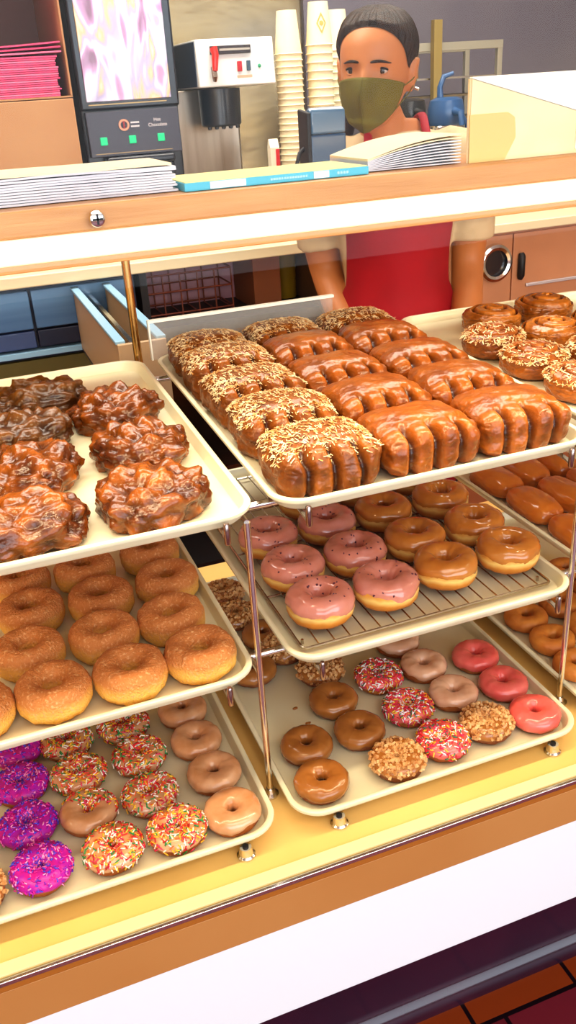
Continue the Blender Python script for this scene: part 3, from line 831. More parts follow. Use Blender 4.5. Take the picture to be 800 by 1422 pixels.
for k in range(NSH):
    def fn(u, v, k=k):
        x = .379+.100*u
        return Vector((x, .797+.090*v, ZR+.0008+k*(.0011+.0017*u)+.0036*k/NSH*math.sin(PI*u)*1.2))
    m = MB(); nu, nv = 16, 3; th = .0010
    m.grid(fn, nu, nv); m.grid(lambda u, v: fn(u, v)+Vector((0, 0, th)), nu, nv); n = nu*nv
    for i in range(nu-1):
        for j in (0, nv-1): m.f.append((i*nv+j, (i+1)*nv+j, n+(i+1)*nv+j, n+i*nv+j))
    for j in range(nv-1):
        for i in (0, nu-1): m.f.append((i*nv+j, i*nv+j+1, n+i*nv+j+1, n+i*nv+j))
    o = m.build('paper_sheet', paper[1] if k > 7 else paper[0], sharp=30)
    tag(o, ('cream paper sheet topmost of the fanned pile beside the pastry box' if k == NSH-1 else 'white paper sheet, %s from the bottom of the fanned pile by the pastry box' % ORD[k]), 'paper sheet', 'fanned paper sheets beside the pastry box')
pb = thing('pastry_box', 'pale cream pastry box with sloping lid at the right end of the oak rail', 'box', (.483, .791, ZR))
boxm = mat('box_card', (252, 234, 188), .6, col2=(244, 216, 154), nscale=6); lidm = mat('box_lid', (255, 250, 232), .55)
wd = .158; dp = .096
def card(vs, name, m_, par, t=.0012):
    a = [Vector(v) for v in vs]; nn = (a[1]-a[0]).cross(a[-1]-a[0]).normalized()*t; n = len(a)
    f = [tuple(range(n)), tuple(range(n, 2*n))[::-1]]+[(i, (i+1) % n, n+(i+1) % n, n+i) for i in range(n)]
    return MB().add(a+[x+nn for x in a], f).build(name, m_, par, smooth=False)
sk = .058                     # the folded carton is pushed out of square
card([(0, 0, 0), (wd, 0, 0), (wd, 0, .029), (.002, 0, .0735)], 'box_front', boxm, pb)
card([(sk, dp, 0), (0, 0, 0), (.002, 0, .0735), (sk, dp, .0735)], 'box_side', boxm, pb)
card([(wd, 0, 0), (wd+sk, dp, 0), (wd+sk, dp, .0735), (wd, 0, .029)], 'box_side', boxm, pb)
card([(wd+sk, dp, 0), (sk, dp, 0), (sk, dp, .0735), (wd+sk, dp, .0735)], 'box_back', boxm, pb)
card([(.002, -.001, .074), (wd, -.001, .0295), (wd+sk, dp, .074), (sk, dp, .074)], 'box_lid', lidm, pb)
card([(.123, -.0012, .004), (.128, -.0012, .004), (.128, -.0012, .0368), (.123, -.0012, .038)], 'box_flap', lidm, pb)
card([(0, -.0012, 0), (.040, -.0012, 0), (.052, -.0012, .02), (.050, -.0012, .038), (.042, -.0012, .043), (0, -.0012, .043)], 'shaded_tab', mat('box_card_shade', (238, 200, 124), .6), pb)  # tab in a darker copy of the card, painted as shaded

# card terminal on the rear shelf
ct = thing('card_terminal', 'dark blue-grey card terminal on the rear shelf in front of the worker', 'card terminal', (.632, 1.50, 1.2005), .12)
navy = mat('navy_plastic', (62, 88, 118), .3, coat=.3); navy2 = mat('navy_cap', (88, 122, 150), .2, coat=.5)
MB().prism([(-.030, 0), (.035, 0), (.028, .012), (-.022, .012)], -.036, .036).build('terminal_base', M['dark_rubber'], ct, .002)
MB().prism([(-.014, .012), (.012, .012), (.012, .145), (-.014, .145)], -.034, .036).build('terminal_body', navy, ct, .004)
MB().prism([(-.015, .1455), (.013, .1455), (.013, .178), (-.004, .188), (-.015, .182)], -.033, .035).build('terminal_cap', navy2, ct, .004)
MB().prism([(-.018, .010), (.016, .010), (.016, .186), (-.018, .180)], -.042, -.0345).build('side_grip', M['dark_rubber'], ct, .002)
MB().tube([(-.040, 0, .125), (-.052, -.004, .118), (-.060, -.004, .095), (-.058, -.004, .07), (-.046, 0, .058), (-.040, 0, .056)], .0035, 10).build('strap', M['dark_rubber'], ct)

# ------------------------------------------------------------------ back counters
cream_top = mat('cream_counter', (246, 230, 186), .35)
peach = mat('peach_cabinet', (206, 146, 108), .45, col2=(196, 136, 98), nscale=3)
bluep = mat('reflection_steel', (120, 168, 214), .22, .1, col2=(76, 116, 164), nscale=1.5, stretch=(.3, 1, 9), ramp=(.3, .7))  # blue streaks paint reflections into the steel
darkb = mat('dark_blue', (30, 40, 66), .3)
olive = mat('olive_kick', (104, 96, 44), .6)
lblue = mat('reflection_light_blue', (150, 196, 226), .3)  # light blue standing in for reflected light on strip and rims
lilac = mat('lilac_panel', (232, 186, 196), .5, col2=(214, 160, 184), nscale=3)
bc = thing('back_counter', 'long back counter with cream top edge behind the worker', 'counter', (0, 2.35, 0))
def bp(mb, n, m_, bev=0., par=bc, off=(0, 2.35, 0)):
    o = mb.build(n, m_, None, bev); o.parent = par; o.matrix_parent_inverse = Matrix.Translation([-q for q in off]); return o
bp(MB().bb(-1.6, 1.012, 2.35, 3.2, 1.0, 1.030), 'countertop', cream_top, .003)
bp(MB().bb(.46, 1.0, 2.42, 3.1, .80, .83), 'lower_shelf', M['dark_rubber'])
bp(MB().bb(.473, .984, 2.695, 2.705, .83, 1.0), 'lilac_back', lilac)
bp(MB().bb(.46, 1.0, 2.42, 3.1, 0, .06), 'bottom_board', M['dark_rubber'])
bp(MB().bb(.452, .472, 2.40, 3.1, 0, 1.0), 'divider', M['dark_rubber'])
bp(MB().bb(.985, 1.005, 2.40, 3.1, 0, 1.0), 'end_panel', mat('bay_end', (120, 90, 70), .5))
fg = thing('undercounter_fridge', 'steel undercounter fridge with painted blue reflections at the left below the back counter', 'fridge', (-.5, 2.42, 0))
MB().bb(-1.0, .94, 0, .6, .05, .995).build('fridge_body', darkb, fg)
MB().bb(-.98, .655, -.03, -.001, .885, .985).build('door', bluep, fg, .003)
MB().bb(.662, .93, -.03, -.001, .885, .985).build('door', bluep, fg, .003)
MB().bb(-.98, .655, -.03, -.001, .835, .880).build('reflection_band', mat('mid_blue', (70, 92, 138), .25), fg, .003)  # lower bands are reflections in the steel, built as coloured strips
MB().bb(.662, .93, -.03, -.001, .835, .880).build('reflection_band', darkb, fg, .003)
MB().bb(-.98, .93, -.036, -.001, .812, .828).build('reflection_strip', lblue, fg, .002)
MB().bb(-.98, .93, -.020, -.001, .0, .80).build('kick_plate', olive, fg)
dr = thing('pullout_bin', 'narrow beige bin with light blue rim pulled out from the counter', 'bin', (.315, 1.74, .80))
beige = mat('beige_side', (188, 160, 126), .5)
MB().bb(-.046, -.038, 0, .64, .02, .175).build('bin_side', beige, dr, .001)
MB().bb(.038, .046, 0, .64, .02, .175).build('bin_side', beige, dr, .001)
MB().bb(-.046, .046, 0, .64, .014, .0195).build('bin_bottom', darkb, dr)
MB().bb(-.050, .050, -.012, -.0005, .01, .178).build('bin_front', beige, dr, .002)
for x in (-.042, .042): MB().bb(x-.010, x+.010, 0, .64, .1755, .183).build('bin_rim', lblue, dr, .002)
MB().bb(-.008, .002, 0, .64, .150, .156).build('bin_rail', M['chrome'], dr)
rm = mat('red_brown_wire', (150, 82, 62), .4, .3)
wr = thing('wire_basket', 'red-brown wire basket on the dark shelf under the back counter', 'basket', (.60, 2.60, .8305))
for z in (.012, .075, .125):
    MB().tube([(-.11, -.07, z), (.15, -.07, z), (.15, .07, z), (-.11, .07, z)], .003, 8, closed=True).build('basket_hoop', rm, wr)
bw = MB()
for i in range(6): bw.tube([(-.11+.052*i, -.07, .125), (-.11+.052*i, -.07, .004), (-.11+.052*i, .07, .004), (-.11+.052*i, .07, .125)], .0024, 6)
bw.build('basket_wires', rm, wr)
def carton(name, label, loc, d, m_, cat='box'):
    t = thing(name, label, cat, loc)
    MB().bb(-d[0]/2, d[0]/2, -d[1]/2, d[1]/2, 0, d[2]).build('carton_body', m_, t, .002)
    MB().bb(-d[0]/2, d[0]/2, -.012, .012, d[2], d[2]+.0008).build('carton_tape', kraft, t)
    MB().bb(-d[0]/2, d[0]/2, -d[1]/2+.001, -.0135, d[2], d[2]+.0006).build('carton_flap', m_, t)
    MB().bb(-d[0]/2, d[0]/2, .0135, d[1]/2-.001, d[2], d[2]+.0006).build('carton_flap', m_, t)
    return t
carton('cardboard_box', 'brown cardboard box on the shelf right of the wire basket', (.845, 2.58, .8305), (.085, .2, .150), mat('brown_carton', (150, 92, 58), .7))
def tub(name, label, loc, r, h, m_, lid):
    t = thing(name, label, 'tub', loc)
    MB().lathe([(0, 0), (r*.88, 0), (r*.92, .004), (r, h), (r*.96, h), (r*.9, .006), (0, .006)], 28).build('tub_body', m_, t)
    MB().lathe([(0, h+.006), (r*1.04, h+.006), (r*1.05, h-.004), (r*1.01, h-.004), (r*1.005, h+.0005), (0, h+.0005)], 28).build('tub_lid', lid, t)
yo = mat('mustard_plastic', (184, 150, 36), .4); br = mat('brown_plastic', (120, 72, 40), .4); bl = mat('blue_plastic', (64, 96, 140), .4)
tub('plastic_tub', 'mustard yellow plastic tub under the back counter', (.945, 2.60, .8305), .036, .135, yo, br)

rc = thing('right_counter', 'right back counter with cream top over peach cabinets', 'counter', (1.4, 2.25, 0))
def rp(mb, n, m_, bev=0.): return bp(mb, n, m_, bev, rc, (1.4, 2.25, 0))
rp(MB().bb(1.36, 3.6, 2.25, 3.2, 1.004, 1.030), 'countertop', cream_top, .003)
rp(MB().bb(1.38, 3.58, 2.28, 3.2, .06, 1.003), 'cabinet_body', peach)
rp(MB().bb(1.38, 3.58, 2.30, 3.2, 0, .06), 'plinth', M['dark_rubber'])
rp(MB().bb(1.385, 1.548, 2.27, 2.2795, .08, .995), 'cabinet_door', peach, .002)
o = rp(MB().bb(1.552, 2.2, 2.27, 2.2795, .08, .995), 'cabinet_door', peach, .002)
rp(MB().bb(2.204, 3.5, 2.27, 2.2795, .08, .995), 'cabinet_door', peach, .002)
h = MB().lathe([(0, .004), (.008, .004), (.011, 0)], 8).box((0, 0, 0), (.001, .001, .001))
h = rp(MB().tube([(1.578, 2.266, .862), (1.578, 2.262, .870), (1.578, 2.262, .928), (1.578, 2.266, .936)], [.008, .011, .011, .008], 12), 'cabinet_handle', M['dark_rubber'])
s = MB().lathe([(.036, .0), (.038, .014), (.046, .017), (.054, .013), (.0565, .0), (.0565, -.002)], 36)
rp(MB().add([(1.486+a, 2.269-c, .918+b) for a, b, c in s.v], s.f), 'waste_ring', M['chrome'])
s = MB().lathe([(0, .001), (.037, .001)], 36)
rp(MB().add([(1.486+a, 2.269-c, .918+b) for a, b, c in s.v], s.f), 'ring_opening', mat('ring_dark', (26, 40, 52), .15, coat=.6))
rp(MB().bb(1.60, 3.4, 2.262, 2.2695, .835, .845), 'light_streak', mat('streak_pale', (226, 220, 224), .25, .5), .002)  # pale bar standing in for a streak of reflected light

# ------------------------------------------------------------------ machines and stores on the back counter
ZT = 1.0305
dm = mat('dispenser_black', (26, 30, 40), .3, coat=.3); dm2 = mat('dispenser_blue', (44, 66, 96), .3)
hd = thing('drink_dispenser', 'black hot drink dispenser with a glossy poster and three green buttons', 'drink machine', (.50, 2.46, ZT))
MB().bb(-.128, .130, .02, .42, 0, .76).build('dispenser_body', dm, hd, .006)
MB().bb(-.128, .130, 0, .0195, .365, .76).build('door_frame', dm, hd, .006)
def poster_mat():
    m = mat('poster', (240, 236, 246), .12, coat=1.)
    nt = m.node_tree; N = nt.nodes; L = nt.links; b = N['Principled BSDF']
    tc = N.new('ShaderNodeTexCoord'); mp = N.new('ShaderNodeMapping'); mp.inputs['Scale'].default_value = (9, 1, 3.0); mp.inputs['Location'].default_value = (.3, 0, .6)
    L.new(tc.outputs['Object'], mp.inputs[0])
    n = N.new('ShaderNodeTexNoise'); n.inputs['Scale'].default_value = 1.5; n.inputs['Detail'].default_value = 1.5; n.inputs['Distortion'].default_value = 1.6; L.new(mp.outputs[0], n.inputs['Vector'])
    r = N.new('ShaderNodeValToRGB'); e = r.color_ramp.elements
    e[0].position = .34; e[0].color = (*lin((120, 44, 84)), 1); e[1].position = .74; e[1].color = (*lin((250, 240, 220)), 1)
    for p, c in ((.43, (190, 130, 180)), (.49, (226, 222, 244)), (.57, (170, 156, 200)), (.63, (216, 176, 116))):
        q = e.new(p); q.color = (*lin(c), 1)
    L.new(n.outputs['Fac'], r.inputs['Fac']); L.new(r.outputs[0], b.inputs['Base Color'])
    L.new(r.outputs[0], b.inputs['Emission Color']); b.inputs['Emission Strength'].default_value = .0
    bp_ = N.new('ShaderNodeBump'); bp_.inputs['Strength'].default_value = .5; bp_.inputs['Distance'].default_value = .01
    L.new(n.outputs['Fac'], bp_.inputs['Height']); L.new(bp_.outputs[0], b.inputs['Coat Normal']); return m
MB().bb(-.112, .108, -.004, -.0005, .385, .752).build('poster', poster_mat(), hd, .003)
pn = MB().prism([(-.012, .255), (-.004, .362), (.0195, .362), (.0195, .255)], -.120, .122).build('button_panel', mat('panel_grey', (64, 62, 74), .35), hd, .002)
gold = mat('gold_line', (190, 160, 110), .4, .4)
MB().bb(-.108, .094, -.0135, -.0125, .262, .2635).build('gold_line', gold, pn)
MB().bb(-.108, .094, -.0060, -.0042, .377, .3795).build('gold_line', gold, hd)
gb = mat('green_button', (20, 190, 120), .4, emit=.6)
for x in (-.083, -.008, .068): MB().bb(x-.009, x+.009, -.0125, -.006, .283, .302).build('green_button', gb, pn, .001)
MB().bb(-.085, .098, -.028, .019, .232, .254).build('panel_lip', dm, hd, .008)
def text(s, size, loc, par, m_, rx=PI/2, rz=0., align='CENTER'):
    c = bpy.data.curves.new('lettering', 'FONT'); c.body = s; c.size = size; c.extrude = .0002; c.align_x = align; c.materials.append(m_)
    t = bpy.data.objects.new('tmp', c); C.objects.link(t); dg = bpy.context.evaluated_depsgraph_get(); dg.update()
    me = bpy.data.meshes.new_from_object(t.evaluated_get(dg)); bpy.data.objects.remove(t)
    o = bpy.data.objects.new('lettering', me); C.objects.link(o); o.parent = par; o.location = loc; o.rotation_euler = (rx, 0, rz); return o
ltr = mat('letter_white', (225, 215, 215), .5, emit=.2)
text('Hot', .012, (.062, -.0112, .332), pn, ltr, PI/2+.07); text('Chocolate', .012, (.062, -.0122, .320), pn, ltr, PI/2+.07)
s = MB().lathe([(.009, 0), (.009, .001), (.014, .001), (.014, 0)], 24)
MB().add([(-.026+a, -.0105-c, .328+b) for a, b, c in s.v], s.f).build('round_emblem', mat('emblem_peach', (226, 160, 130), .4), pn)
MB().bb(-.028, -.024, -.0118, -.0105, .320, .336).build('emblem_bar', mat('emblem_red', (170, 40, 40), .4), pn)
lb = MB()
for k in range(2):
    for i in range(5): lb.bb(-.008+i*.0046, -.0045+i*.0046, -.0110-.0003*k, -.0095, .3305-k*.009, .3345-k*.009)
lb.build('label_lines', ltr, pn)
for x in (-.07, -.01, .05): MB().lathe([(0, 0), (.008, 0), (.012, .05), (0, .05)], 14, (x, .01, .18)).build('nozzle', dm, hd)
MB().bb(-.115, .115, -.05, .0195, 0, .03).build('drip_tray', dm, hd, .004)
hs = MB()
for x in (-.02, .012, .045, .095): hs.tube([(x, -.004, .232), (x+.004, -.012, .15), (x+.008, -.006, .032)], .003, 8)
hs.build('reflection_lines', M['dark_rubber'], hd)  # thin dark tubes standing in for reflected lines on the machine

st = mat('brushed_steel', (196, 186, 172), .3, .8, col2=(170, 156, 140), nscale=4, stretch=(8, 8, .4))
wenamel = mat('white_enamel', (240, 240, 236), .3, coat=.3)
cb = thing('coffee_brewer', 'steel coffee brewer with white control head and red lever', 'coffee machine', (.79, 2.46, ZT))
MB().bb(-.155, .052, .16, .44, 0, .40).build('brewer_body', st, cb, .006)
hdp = MB().prism([(0, .402), (.010, .515), (.40, .515), (.40, .40)], -.102, .112).build('control_head', wenamel, cb, .004)
MB().bb(-.1035, -.1022, .02, .40, .405, .51).build('head_side', dm2, cb)
bk = MB().loops([[(-.03+.055*sx*t, .07+.055*sy*t, z) for sx, sy in [(math.cos(2*PI*k/24), math.sin(2*PI*k/24)) for k in range(24)]] for t, z in ((.9, .305), (1., .31), (1.02, .36), (1.04, .398))]).build('brew_basket', dm, cb)
for k in range(5): MB().lathe([(0, 0), (.006, .002), (.006, .008)], 10, (-.07+k*.02, .05, .297)).build('basket_tip', dm, bk)
pl = MB().bb(-.066, .046, .0005, .004, .478, .498).build('name_plate', mat('plate', (56, 44, 42), .35), cb, .001)
pls = MB().bb(-.04, .043, -.0004, .0006, .486, .491); pls.build('plate_print', mat('plate_print', (190, 184, 172), .4), pl)
MB().tube([(-.058, -.006, .492), (-.056, -.012, .478), (-.060, -.012, .44)], [.011, .0095, .007], 12).build('red_lever', mat('red_plastic', (214, 40, 30), .3, coat=.4), cb)
MB().tube([(-.062, -.004, .448), (-.062, -.012, .424), (-.062, -.010, .415)], [.008, .009, .005], 12).build('tap_spout', M['chrome'], cb)
MB().bb(.006, .018, -.003, .004, .436, .460).build('red_switch', mat('switch_red', (190, 20, 30), .3), cb, .001)
MB().bb(.032, .042, -.003, .004, .437, .461).build('dark_switch', mat('switch_blue', (60, 84, 100), .3), cb, .001)
s = MB().lathe([(0, .003), (.004, .002), (.005, 0)], 14)
MB().add([(.068+a, .002-c, .447+b) for a, b, c in s.v], s.f).build('green_light', mat('lamp_green', (60, 150, 110), .3, emit=.3), cb)
MB().bb(.004, .046, .0015, .005, .420, .427).build('switch_label', mat('tan_label', (214, 190, 160), .5), cb)
MB().bb(-.09, .05, .02, .16, 0, .03).build('warmer_plate', dm, cb, .004)

# cup stand and paper cups
cs = thing('cup_stand', 'low steel stand under the paper cup stacks', 'stand', (1.03, 2.56, ZT))
MB().bb(-.135, .19, -.12, .18, .158, .168).build('stand_top', st, cs, .002)
for x in (-.125, .18):
    for y in (-.11, .17): MB().tube([(x, y, 0), (x, y, .158)], .006, 10).build('stand_leg', M['chrome'], cs)
ZS = ZT+.1685
cupm = mat('cup_paper', (255, 240, 200), .55)
def cup_mesh(base, rim, h):
    return MB().lathe([(0, h-.004), (base*.9, h-.004), (base*.93, h), (base, h), (rim-.0012, .003), (rim+.001, .0026), (rim+.0018, .001), (rim+.0008, 0), (rim-.0008, .0008), (rim-.0020, .004), (base-.001, h-.005), (0, h-.006)], 28).mesh('paper_cup', cupm, sharp=50)
gold2 = mat('gold_print', (214, 170, 84), .45)
for si, (x, y, top, step, nm) in enumerate(((.956, 2.50, 1.605, .0157, 'left'), (1.048, 2.50, 1.623, .0212, 'middle'), (1.158, 2.63, 1.612, .0190, 'right'))):
    hh = .104; b, r_ = (.0265, .0375)
    me = cup_mesh(b, r_, hh); n = int((top-hh-ZS)/step)+1
    z0 = top-hh
    for k in range(n):
        z = z0-k*step
        if k == n-1: z = ZS
        lab = 'upside-down white paper cup, %s from top of the %s stack' % (ORD[k], nm) if k else 'upside-down paper cup at the top of the %s stack' % nm
        o = obj('paper_cup', me, None, (x+.0012*k/ n, y, z)); tag(o, lab, 'cup', 'stacked paper cups, %s stack' % nm)
        if si == 1 and k == 0:
            o['label'] = 'topmost paper cup of the middle stack, printed with a gold diamond'
            t = MB()
            def cp(u, v): 
                zz = .052+v*.026; rr = r_+(b-r_)*zz/hh+.0006; a = -PI/2-.15+u*.022/rr
                return Vector((rr*math.cos(a), rr*math.sin(a), zz))
            nn = 20; ring = []
            for scl in (1., .72):
                q = []
                for i in range(nn):
                    f = i/nn*4; e = int(f); g = f-e; cor = [(0, 1), (1, 0), (0, -1), (-1, 0), (0, 1)]
                    q.append(cp(scl*(cor[e][0]*(1-g)+cor[e+1][0]*g)*.62, scl*(cor[e][1]*(1-g)+cor[e+1][1]*g)))
                ring.append(q)
            t.loops(ring, False, False)
            t.grid(lambda u, v: cp((u-.5)*.5, (v-.5)*.5*(1-abs(u-.5))), 6, 4)
            t.build('diamond_print', gold2, o, sharp=None)
cc = thing('creamer_carton', 'small white and red carton beside the left cup stack', 'carton', (.875, 2.44, ZS))
MB().bb(-.013, .013, -.013, .013, 0, .075).build('carton_body', mat('carton_white', (248, 238, 214), .5), cc, .001)
MB().prism([(-.013, .0755), (.013, .0755), (.001, .098), (-.001, .098)], -.013, .013).build('carton_top', mat('carton_white2', (248, 238, 214), .5), cc)
MB().bb(.002, .0125, -.0142, -.0131, .025, .072).build('red_mark', mat('carton_red', (214, 30, 36), .5), cc)

# cartons and the pile of pink pastry boxes
lc = thing('cardboard_carton', 'closed brown cardboard carton below the pink boxes', 'carton', (.03, 2.56, ZT))
MB().bb(-.35, .318, -.16, .30, 0, .398).build('carton_body', carton_m, lc, .003)
MB().bb(-.35, .318, -.1606, -.1601, .17, .20).build('carton_tape', mat('carton_tape', (214, 160, 84), .5), lc)
MB().bb(-.35, .3185, .05, .09, .398, .3988).build('carton_tape', kraft, lc)
uc = thing('open_carton', 'open-fronted brown carton holding the pile of pink boxes', 'carton', (.03, 2.56, ZT+.3995))
MB().bb(-.35, .318, -.16, .30, 0, .004).build('carton_floor', carton_m, uc)
MB().bb(.314, .318, -.16, .30, .0045, .30).build('carton_side', carton_m, uc)
MB().bb(-.35, -.346, -.16, .30, .0045, .30).build('carton_side', carton_m, uc)
MB().bb(-.3455, .3135, .296, .30, .0045, .30).build('carton_back', mat('carton_inside', (140, 104, 88), .8), uc)
MB().bb(-.35, .318, -.16, .30, .3005, .3045).build('carton_top', carton_m, uc)
pinks = [mat('pink_card', c, .6) for c in ((240, 84, 132), (246, 120, 158), (232, 70, 120))]
NP = 22
for k in range(NP):
    z = ZT+.3995+.0046+k*.0047
    lift = 0 if k < NP-3 else (k-NP+4)
    x1 = .322+rng.uniform(-.006, .004) if k < NP-3 else .338
    def fn(u, v, z=z, lift=lift, x1=x1): 
        return Vector((-.30+(x1+.30)*u, 2.412+.29*v, z+lift*.0045*u*u*(1.2 if u > .5 else 1)))
    m = MB(); nu, nv = 10, 2; th = .0036; n = nu*nv
    m.grid(fn, nu, nv); m.grid(lambda u, v: fn(u, v)+Vector((0, 0, th)), nu, nv)
    for i in range(nu-1):
        for j in (0, nv-1): m.f.append((i*nv+j, (i+1)*nv+j, n+(i+1)*nv+j, n+i*nv+j))
    for j in range(nv-1):
        for i in (0, nu-1): m.f.append((i*nv+j, i*nv+j+1, n+i*nv+j+1, n+i*nv+j))
    o = m.build('flat_pink_box', pinks[k % 3], sharp=30)
    tag(o, 'flattened pink pastry box, %s from the bottom of the pile' % ORD[k] if k < NP-1 else 'flattened pink pastry box on top, its right end lifted', 'flattened box', 'pile of flattened pink boxes')

# right back: bread rack, box, airpots
alu = mat('rack_aluminium', (176, 168, 146), .35, .6); olm = mat('olive_post', (150, 128, 66), .45, .3)
br_ = thing('bread_rack', 'grey metal bread rack standing behind the right counter', 'rack', (1.67, 2.98, ZT))
for x in (-.21, .205):
    for y in (-.09, .12): MB().bb(x-.009, x+.009, y-.009, y+.009, 0, .495).build('rack_post', alu, br_, .001)
MB().bb(-.22, .215, -.10, -.082, .47, .495).build('rack_top_bar', alu, br_, .001); MB().bb(-.22, .215, .112, .13, .47, .495).build('rack_top_bar', alu, br_, .001)
for z in (.385, .33, .26, .19, .12):
    MB().bb(-.20, .195, -.095, .125, z, z+.006).build('rack_shelf', mat('rack_shelf', (120, 104, 70), .4, .5) if z != .385 else M['wire'], br_)
MB().bb(-.065, -.035, -.125, -.101, 0, .56).build('upright', olm, br_, .001)
gx = thing('labelled_box', 'small open brown box with round green label on the bread rack', 'box', (1.545, 2.985, ZT+.3915))
MB().bb(-.045, .04, -.06, .07, 0, .095).build('box_body', mat('tan_box', (186, 136, 70), .7), gx, .001)
s = MB().lathe([(0, .001), (.013, .001), (.013, 0)], 20)
MB().add([(-.006+a, -.0601-c, .045+b) for a, b, c in s.v], s.f).build('green_label', mat('green_label', (120, 214, 60), .5, emit=.1), gx)
card([(-.045, -.06, .0955), (.0, -.06, .0955), (-.005, -.09, .128), (-.045, -.085, .125)], 'box_flap', mat('tan_flap', (226, 186, 110), .7), gx)
def airpot(label, loc, body, top, s=1.):
    t = thing('airpot', label, 'airpot', loc)
    MB().lathe([(0, 0), (.050, 0), (.052, .006), (.052, .255), (.049, .262), (0, .262)], 36).build('pot_body', body, t)
    MB().lathe([(0, .262), (.050, .2625), (.054, .268), (.054, .305), (.048, .33), (.030, .338), (0, .338)], 36).build('pot_lid', top, t)
    MB().tube([(-.02, 0, .335), (-.022, 0, .365), (-.012, -.004, .392), (.016, -.01, .400)], [.010, .008, .008, .006], 12).build('pump_lever', top, t)
    MB().tube([(0, -.05, .300), (0, -.085, .296), (0, -.092, .262)], [.012, .010, .008], 12).build('pot_spout', top, t)
    MB().tube([(.052, 0, .20), (.070, 0, .21), (.072, 0, .26), (.054, 0, .29)], .006, 10).build('pot_handle', top, t)
airpot('blue-topped silver airpot on the right counter beside the pastry box', (1.448, 2.50, ZT), M['chrome'], mat('airpot_blue', (40, 82, 128), .3, coat=.4))
airpot('black airpot with chrome pump half hidden behind the worker', (1.315, 2.66, .9999) if False else (1.42, 2.68, ZT), M['dark_rubber'], mat('airpot_black', (34, 32, 30), .3, coat=.4))

# ------------------------------------------------------------------ the worker
skin = mat('skin', (200, 132, 82), .5, sss=.12, col2=(190, 122, 72), nscale=12)
shirt_m = mat('tee_cloth', (214, 190, 150), .8, col2=(200, 176, 136), nscale=40, bump=.15, bscale=90)
apron_m = mat('apron_cloth', (176, 8, 34), .7, col2=(150, 4, 30), nscale=6, bump=.2, bscale=30)
hair_m = mat('hair', (56, 34, 16), .5, spec=.3, col2=(28, 17, 9), nscale=60, stretch=(1, 1, 6), bump=.3, bscale=120)
mask_m = mat('mask_cloth', (112, 104, 28), .8, col2=(98, 90, 22), nscale=30, bump=.15, bscale=120)
pants_m = mat('trouser_cloth', (38, 40, 54), .8)
WX, WY = .955, 1.87
BODY_YAW = math.radians(-22); HEAD_YAW = math.radians(-40)
def catmull(xs, ys, x):
    n = len(xs)
    if x <= xs[0]: return ys[0]
    if x >= xs[-1]: return ys[-1]
    i = max(k for k in range(n-1) if xs[k] <= x)
    t = (x-xs[i])/(xs[i+1]-xs[i]); p0 = ys[max(i-1, 0)]; p1 = ys[i]; p2 = ys[i+1]; p3 = ys[min(i+2, n-1)]
    m1 = (p2-p0)/2; m2 = (p3-p1)/2
    return (2*t**3-3*t*t+1)*p1+(t**3-2*t*t+t)*m1+(-2*t**3+3*t*t)*p2+(t**3-t*t)*m2
HZ = [0, .012, .035, .060, .085, .110, .140, .165, .190, .207, .216]
HC = [-.052, -.045, -.030, -.012, -.002, .004, .006, .008, .010, .012, .012]
HRX = [.020, .038, .052, .062, .068, .0715, .074, .072, .060, .040, .010]
HRY = [.022, .040, .060, .080, .091, .096, .098, .094, .078, .052, .014]
def head_pt(a, z, off=0., feat=True):
    """a = angle from the face's forward direction (-Y), z above the chin"""
    cx = catmull(HZ, HC, z); rx = catmull(HZ, HRX, z); ry = catmull(HZ, HRY, z)
    x = (rx+off)*math.sin(a); y = cx-(ry+off)*math.cos(a)
    if feat:
        g = lambda d, s: math.exp(-(d/s)**2)
        fr = max(0, math.cos(a))
        y -= .020*g(x, .011)*g(z-.080, .014)*fr + .011*g(x, .010)*g(z-.098, .020)*fr      # nose
        for s in (-1, 1):
            y += .008*g(x-s*.031, .015)*g(z-.110, .011)*fr                                  # eye sockets
            y -= .003*g(x-s*.030, .022)*g(z-.127, .008)*fr                                  # brow ridge
            y -= .004*g(x-s*.036, .016)*g(z-.080, .014)*fr                                  # cheek
        y -= .006*g(x, .018)*g(z-.046, .008)*fr; y += .003*g(x, .02)*g(z-.030, .006)*fr    # lips, chin crease
    return Vector((x, y, z))
def head_mb(off=0.):
    na = 64; zs = [0]+[.216*(i/46) for i in range(1, 46)]+[.216]
    return MB().loops([[head_pt(2*PI*k/na, z, off) for k in range(na)] for z in zs])
HEADL = Matrix.Translation((.893, 1.842, 1.335)) @ Matrix.Rotation(HEAD_YAW, 4, 'Z') @ Matrix.Rotation(math.radians(3), 4, 'X') @ Matrix.Rotation(math.radians(3), 4, 'Y')
BL = Matrix.Translation((WX, WY, 0)) @ Matrix.Rotation(BODY_YAW, 4, 'Z')
def xf(mb, Mx): mb.v = [tuple(Mx @ Vector(p)) for p in mb.v]; return mb
def torso_pt(a, z, off=0.):
    Z = [.72, .80, .90, 1.0, 1.10, 1.18, 1.24, 1.285, 1.308, 1.325, 1.345]
    RXs = [.145, .160, .145, .128, .142, .155, .165, .150, .112, .076, .056]
    RYs = [.105, .115, .105, .095, .108, .110, .098, .080, .062, .052, .050]
    rx = catmull(Z, RXs, z)*.86+off; ry = catmull(Z, RYs, z)+off
    b = 0
    if 1.05 < z < 1.25:
        for s in (-1, 1): b += .022*math.exp(-((a-s*.55)/.38)**2)*math.exp(-((z-1.145)/.05)**2)
    return Vector(((rx+b)*math.sin(a), -(ry+b)*math.cos(a), z))
def torso(z0, z1, off=0., n=30): 
    return MB().loops([[torso_pt(2*PI*k/48, z0+(z1-z0)*i/(n-1), off) for k in range(48)] for i in range(n)])
